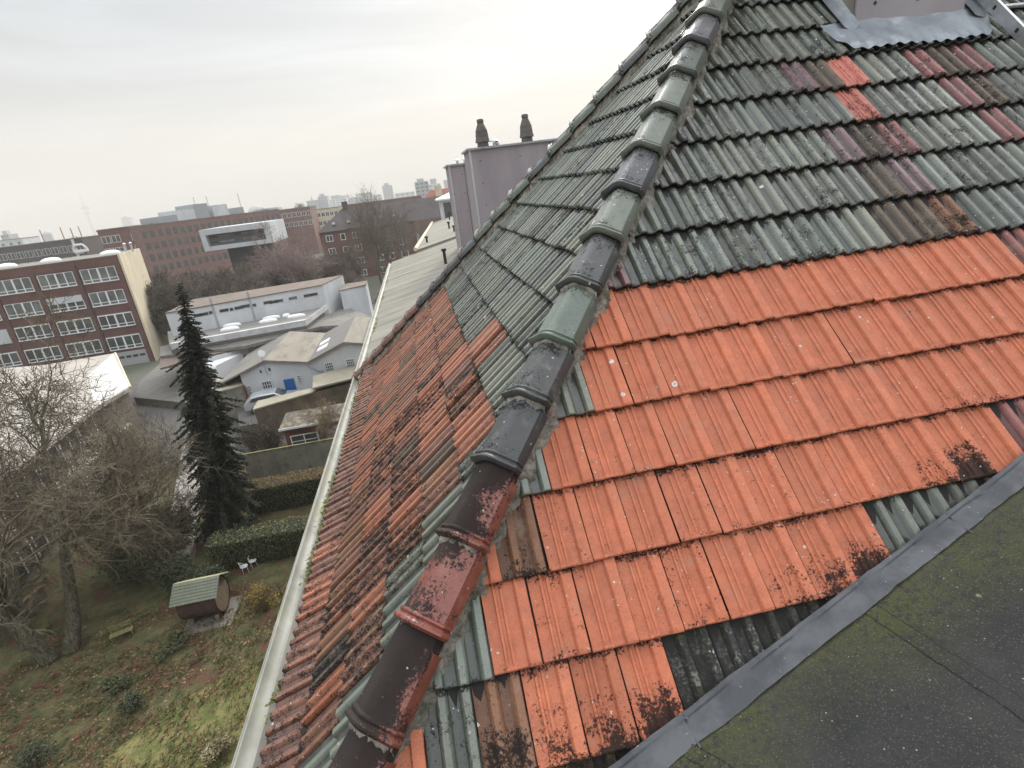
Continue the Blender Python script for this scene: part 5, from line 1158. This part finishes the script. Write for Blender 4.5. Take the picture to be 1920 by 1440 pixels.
# dark-roofed brick house
aa = aty(598, 437, 128); bb = aty(757, 408, 128); e4 = empty('hip_roofed_brick_house', (aa.x, 128, GZ0), label='five-storey brick housing block with dark hipped roof and white windows behind the big bare trees', cat='house')
w = bb.x-aa.x+2; ez = aa.z-GZ0; rz_ = aty(640, 391, 134).z-GZ0
mb = MB(); mb.box(0, w, 0, 12, -2, ez); mb.build('wall', M['brick_brown'], e4)
mb = MB(); mb.add([(-.4, -.4, ez), (w+12, -.4, ez), (w+12, 12.4, ez), (-.4, 12.4, ez), (5.2, 6, rz_), (w+12, 6, rz_)], [(0, 1, 5, 4), (1, 2, 5), (2, 3, 4, 5), (3, 0, 4), (0, 3, 2, 1)]); rf = mb.build('roof', mat('dark_roof', (.06, .052, .05), .9, (.09, .075, .07), .5), e4)
mb = MB(); mb.box(5.4, 6.6, 5.4, 6.6, rz_-1, rz_+1.4); mb.build('chimney', M['brick_dark'], rf)
for k in range(5): mb = MB(); x = 3+k*3.3; z_ = ez+1.3; mb.box(x, x+.55, .85, 1.5, z_, z_+.45); mb.build('roof_window', M['white'], rf)
for c, (cx_, wd) in enumerate(((1.2, 1.5), (4.3, 1.1), (6.9, 1.5), (11.2, 1.5), (14.0, 1.1), (16.7, 1.6))):
    for r in range(5):
        if (c, r) in ((2, 4),): continue
        z0_ = ez-2.1-r*2.75; window(e4, cx_, cx_+wd, z0_, z0_+1.35, 0, 2 if wd > 1.2 else 1, 1, .12)
# red-roofed house by the stack
aa = aty(780, 405, 150); e5 = empty('red_roofed_house', (aa.x, 150, GZ0), label='house with a large red tiled roof just left of the clad chimney stacks', cat='house')
zr = aty(812, 356, 158).z-GZ0; ze = aty(780, 398, 150).z-GZ0
mb = MB(); mb.box(0, 30, 0, 16, -1, ze); mb.build('wall', M['brick_red'], e5); mb = MB(); mb.add([(-.6, -.6, ze), (31, -.6, ze), (31, 16.6, ze), (-.6, 16.6, ze), (5, 8, zr), (31, 8, zr)], [(0, 1, 5, 4), (1, 2, 5), (2, 3, 4, 5), (3, 0, 4)]); rf = mb.build('roof', mat('red_roof', (.30, .10, .07), .85, (.2, .075, .06), 1), e5)
mb = MB(); mb.box(6.2, 8, 5, 6.4, zr-3, zr+.8); mb.build('chimney', M['cream'], rf)
for x in (2.5, 5, 8.5): mb = MB(); mb.box(x, x+.8, 2.2, 3.0, ze+1.6, ze+2.1); mb.build('roof_window', M['white'], rf)
# second row of roofs between the rose block and the red roof
for i, (px0, px1, py, dep, mk, lb) in enumerate(((508, 580, 397, 215, 'brick_red', 'red brick block beyond the rose building, left of the pale tower blocks'), (575, 640, 396, 235, 'cream', 'pale low block with chimneys behind the bare trees'), (640, 790, 386, 260, 'brick_brown', 'long brown block just above the dark hipped roof'), (-80, 40, 462, 320, 'hall', 'pale block beyond the long dark building at the left edge'))):
    facade('town_block', lb, px0, px1, (py, py-(px1-px0)*.125), dep, 14, 14, M[mk], 8, 2, 1.4, 1.6, 3.2, 1.2)
# ---------------- skyline
PB = [mat('skyline_pale', (.42, .44, .46), .8), mat('skyline_grey', (.30, .33, .36), .8), mat('skyline_white', (.6, .62, .62), .8)]
def sky_block(px0, px1, pyt, pyb, dist, m, lb, name='distant_block', roof=None):
    a_ = aty(px0, pyt, dist); b_ = aty(px1, pyt, dist); w = b_.x-a_.x; top = a_.z-GZ0
    e = empty(name, (a_.x, dist, GZ0), 0, label=lb, cat='building'); mb = MB(); mb.box(0, w, 0, w*.6+10, 0, top); mb.build('wall', m, e)
    mb = MB(); n = max(3, int(top/4)); nc = max(3, int(w/5))
    for r in range(min(n, 8)):
        z = top-2.8-r*3.6
        if z < 2: break
        for c in range(nc): x = (c+.25)*w/nc; mb.box(x, x+w/nc*.5, -.1, 0, z, z+1.6)
    mb.build('window_band', PB[1] if m is not PB[1] else DK, e)
    if roof: mb = MB(); mb.box(w*.2, w*.7, 2, 8, top, top+roof); mb.build('plant_room', PB[0], e)
    return e
for a_ in ((0, 16, 441, 0, 700, PB[1], 'pale high-rise block at the left edge of the skyline', 4), (574, 594, 377, 0, 750, PB[0], 'pale block left of the slab tower on the skyline', 0), (595, 613, 369, 0, 760, PB[0], 'grey slab tower on the skyline above the bare trees', 3),
           (614, 650, 375, 0, 900, PB[2], 'white flat block right of the slab tower', 5), (632, 654, 368, 0, 1100, PB[2], 'far white block behind the flat block', 0), (655, 716, 371, 0, 800, PB[2], 'long white block in the middle of the skyline', 4), (716, 735, 349, 0, 1000, PB[0], 'pale tower behind the top of the big bare tree', 4),
           (740, 778, 363, 0, 700, PB[2], 'white block left of the stepped high-rise', 0), (777, 803, 342, 0, 600, PB[1], 'stepped grey high-rise near the chimney stacks', 3), (803, 826, 346, 0, 600, PB[2], 'white terraced high-rise near the chimney stacks', 5), (832, 842, 338, 0, 900, PB[0], 'thin pale tower beside the chimney stack', 0),
           (320, 350, 402, 0, 420, PB[2], 'white rooftop block above the rose building', 2), (226, 242, 409, 0, 2600, PB[1], 'hazy blue tower block right of the television tower', 6), (480, 520, 393, 0, 500, PB[0], 'pale hall right of the rose building roof', 0)):
    sky_block(*a_[:7], roof=a_[7] or None)
# domes, spires and masts
def spire(px, pyt, dist, lb, w=8):
    t_ = aty(px, pyt, dist); H_ = t_.z-GZ0; e = empty('church_spire', (t_.x, dist, GZ0), label=lb, cat='church'); mb = MB(); mb.box(-w/2, w/2, -w/2, w/2, 0, H_*.55); mb.build('tower', PB[1], e)
    mb = MB(); mb.add([(-w/2, -w/2, H_*.55), (w/2, -w/2, H_*.55), (w/2, w/2, H_*.55), (-w/2, w/2, H_*.55), (0, 0, H_)], [(0, 1, 4), (1, 2, 4), (2, 3, 4), (3, 0, 4)]); mb.build('spire_roof', PB[1], e)
spire(583, 367, 1200, 'thin church spire left of the slab tower'); spire(679, 351, 1500, 'thin church spire above the long white block'); spire(631, 362, 1500, 'faint needle spire between the white blocks', 6)
for px, pyt, wpx, lb, dist in ((86, 433, 14, 'pale blue glass dome on the skyline at the far left', 900), (478, 385, 28, 'low white ribbed dome right of the rose building', 600)):
    t_ = aty(px, pyt, dist); r_ = wpx/2/(FPX/dist)*.95; e = empty('dome_hall', (t_.x, dist, GZ0), label=lb, cat='dome'); zt = t_.z-GZ0; mb = MB(); mb.lathe([(r_, 0), (r_, zt-r_*.9)]+[(r_*math.cos(a), zt-r_*.9+r_*.9*math.sin(a)) for a in (.2, .5, .8, 1.1, 1.4)], (0, 0, 0), 20); mb.build('dome', PB[0], e)
for i, (px, pyt, lb) in enumerate(((74, 431, 'leftmost of the four thin masts on the long dark roof'), (112, 426, 'second mast from the left on the long dark roof'), (131, 427, 'third mast from the left on the long dark roof'), (146, 424, 'mast nearest the television tower on the long dark roof'))):
    t_ = aty(px, pyt, 240); e = empty('roof_mast', (t_.x, 240, GZ0), label=lb, cat='mast', group='masts left of the television tower'); mb = MB(); mb.tube([(0, 0, 0), (0, 0, t_.z-GZ0)], [.26, .16], 6); mb.build('pole', mat('mast_red', (.30, .16, .13), .7), e)
# television tower
td = 3900; tt = ray(147, 354); k = td/tt.y; tx = aty(177, 438, td).x; H_ = tt.z*k-GZ0
e = empty('television_tower', (tx, td, GZ0), label='tall slender television tower with two round platforms on the hazy horizon', cat='tower'); m_ = mat('tower_concrete', (.09, .10, .12), .8)
pl1 = aty(161, 391, td).z-GZ0; pl2 = aty(164, 400, td).z-GZ0
mb = MB(); mb.lathe([(9, 0), (6.5, pl2*.6), (5.2, pl2), (4.2, pl1+10)], (0, 0, 0), 16); mb.build('shaft', m_, e)
mb = MB(); mb.lathe([(5, pl2-9), (15, pl2-2), (21, pl2), (21, pl2+5), (8, pl2+7)], (0, 0, 0), 24); mb.build('lower_platform', m_, e)
mb = MB(); mb.lathe([(5, pl1-5), (24, pl1), (24, pl1+5), (10, pl1+12), (5, pl1+13)], (0, 0, 0), 24); mb.build('upper_platform', m_, e)
mb = MB(); mb.lathe([(4, pl1+10), (3.6, pl1+35), (2.4, pl1+36), (2.2, H_-30), (1.4, H_-29), (1.0, H_)], (0, 0, 0), 10); mb.build('antenna', m_, e)
# ---------------- trees behind the long hall
protos = []
mws = [fm('far_twig_a', (.16, .125, .10)), fm('far_twig_b', (.15, .115, .095)), fm('far_twig_c', (.13, .12, .085))]
def ftree(i, loc, s_, lb, grp):
    if len(protos) < 4:
        t = bare_tree('bare_tree', loc, 10, .16, 200+len(protos), lb, M['bark'], mws[len(protos) % 3], 4, (6, 8), (0, 0), .2, .85, 1 if len(protos) % 2 else 2, grp, .38, .028); protos.append(t)
    else:
        t = copy_tree(protos[i % 4]); t['label'] = lb; t['group'] = grp; t.location = loc
    t.rotation_euler = (0, 0, rnd(0, 6.28)); t.scale = (s_*1.35, s_*1.35, s_*1.22)
rr = random.Random(5); k = 0
for row, (yy, n_) in enumerate(((82, 9), (92, 9), (104, 10), (112, 9))):
    for j in range(n_):
        x0_ = -.50*yy; x1_ = -.13*yy; x = x0_+(x1_-x0_)*(j+.5)/n_+rr.uniform(-1.2, 1.2)
        ftree(k, (x, yy+rr.uniform(-3, 3), GZ0), rr.uniform(.72, 1.0), 'leafless tree in the bare grove between the long pale hall and the brick blocks', 'bare trees of the grove behind the long hall'); k += 1
for (px, dep, pyt, lb) in ((700, 96, 385, 'tall bare tree in front of the brick housing block, left of the pair'), (768, 108, 348, 'tallest bare tree, beside the grey felt roof edge'), (725, 118, 375, 'bare tree between the two tall ones by the housing block')):
    v_ = aty(px+(8 if px < 710 else 2), 480, dep); H_ = aty(px, pyt, dep).z-GZ0
    bare_tree('bare_tree', (v_.x, dep, GZ0), H_*1.02, .34, int(px), lb, fm('bark_tall', (.15, .135, .10)), fm('twig_tall', (.15, .12, .09)), 4, (5, 7), (0, 0), .25, .75, 1, frac=.5, rmin=.018)
v_ = aty(556, 520, 84); H_ = aty(505, 425, 84).z-GZ0
bare_tree('birch_tree', (v_.x, 84, GZ0), H_*1.0, .2, 9, 'pinkish-white birch with bare branches above the long pale hall', M['birch'], fm('birch_twig', (.32, .24, .22)), 4, (6, 8), (-.25, 0), .3, .7, 1, frac=.5, rmin=.022)
# conifers and undergrowth behind the hall end
for i, (x, y, r_, h_, lb) in enumerate(((-5.5, 68, 2.2, 1.8, 'dark shrub at the right end of the long hall'), (-3, 74, 2.4, 2.2, 'dark bush below the tall bare trees by the gutter'), (-6, 84, 3, 2, 'brownish bush behind the hall annex'), (-1.5, 62, 1.8, 1.4, 'green bush beside the dark parked car'))):
    shrub('yard_shrub', (x, y, GZ0), (r_, r_, h_), 1600, .11, [fm('ys_a', (.05, .05, .03)), fm('ys_b', (.07, .075, .04)), EV[0]], lb, seed=300+i)
# scattered distant trees on the skyline
for i, (px, py, dist) in enumerate(((495, 386, 420), (503, 384, 420), (540, 386, 430), (552, 378, 430), (130, 440, 500))):
    t_ = aty(px, py, dist); ftree(k, (t_.x, dist, GZ0), (t_.z-GZ0)/10.5, 'far leafless tree standing up above the roofs on the skyline', 'far skyline trees'); k += 1
# ================================================================ HAZE
mb = MB(); mb.box(-5200, 5200, -400, 5200, GZ0-1, 330)
hz = mb.build('haze', None, kind='stuff', label='thin pale winter haze over the town', cat='haze') if False else None
me = mb.mesh('haze'); hz = bpy.data.objects.new('haze', me); C.objects.link(hz); tag(hz, kind='stuff', label='thin pale winter haze over the town', cat='haze')
hm = bpy.data.materials.new('haze_air'); hm.use_nodes = True; t = hm.node_tree; t.nodes.clear(); o_ = t.nodes.new('ShaderNodeOutputMaterial'); v_ = t.nodes.new('ShaderNodeVolumePrincipled')
v_.inputs['Color'].default_value = (.82, .80, .77, 1); v_.inputs['Density'].default_value = .00050; v_.inputs['Anisotropy'].default_value = .0; t.links.new(v_.outputs[0], o_.inputs['Volume']); me.materials.append(hm)
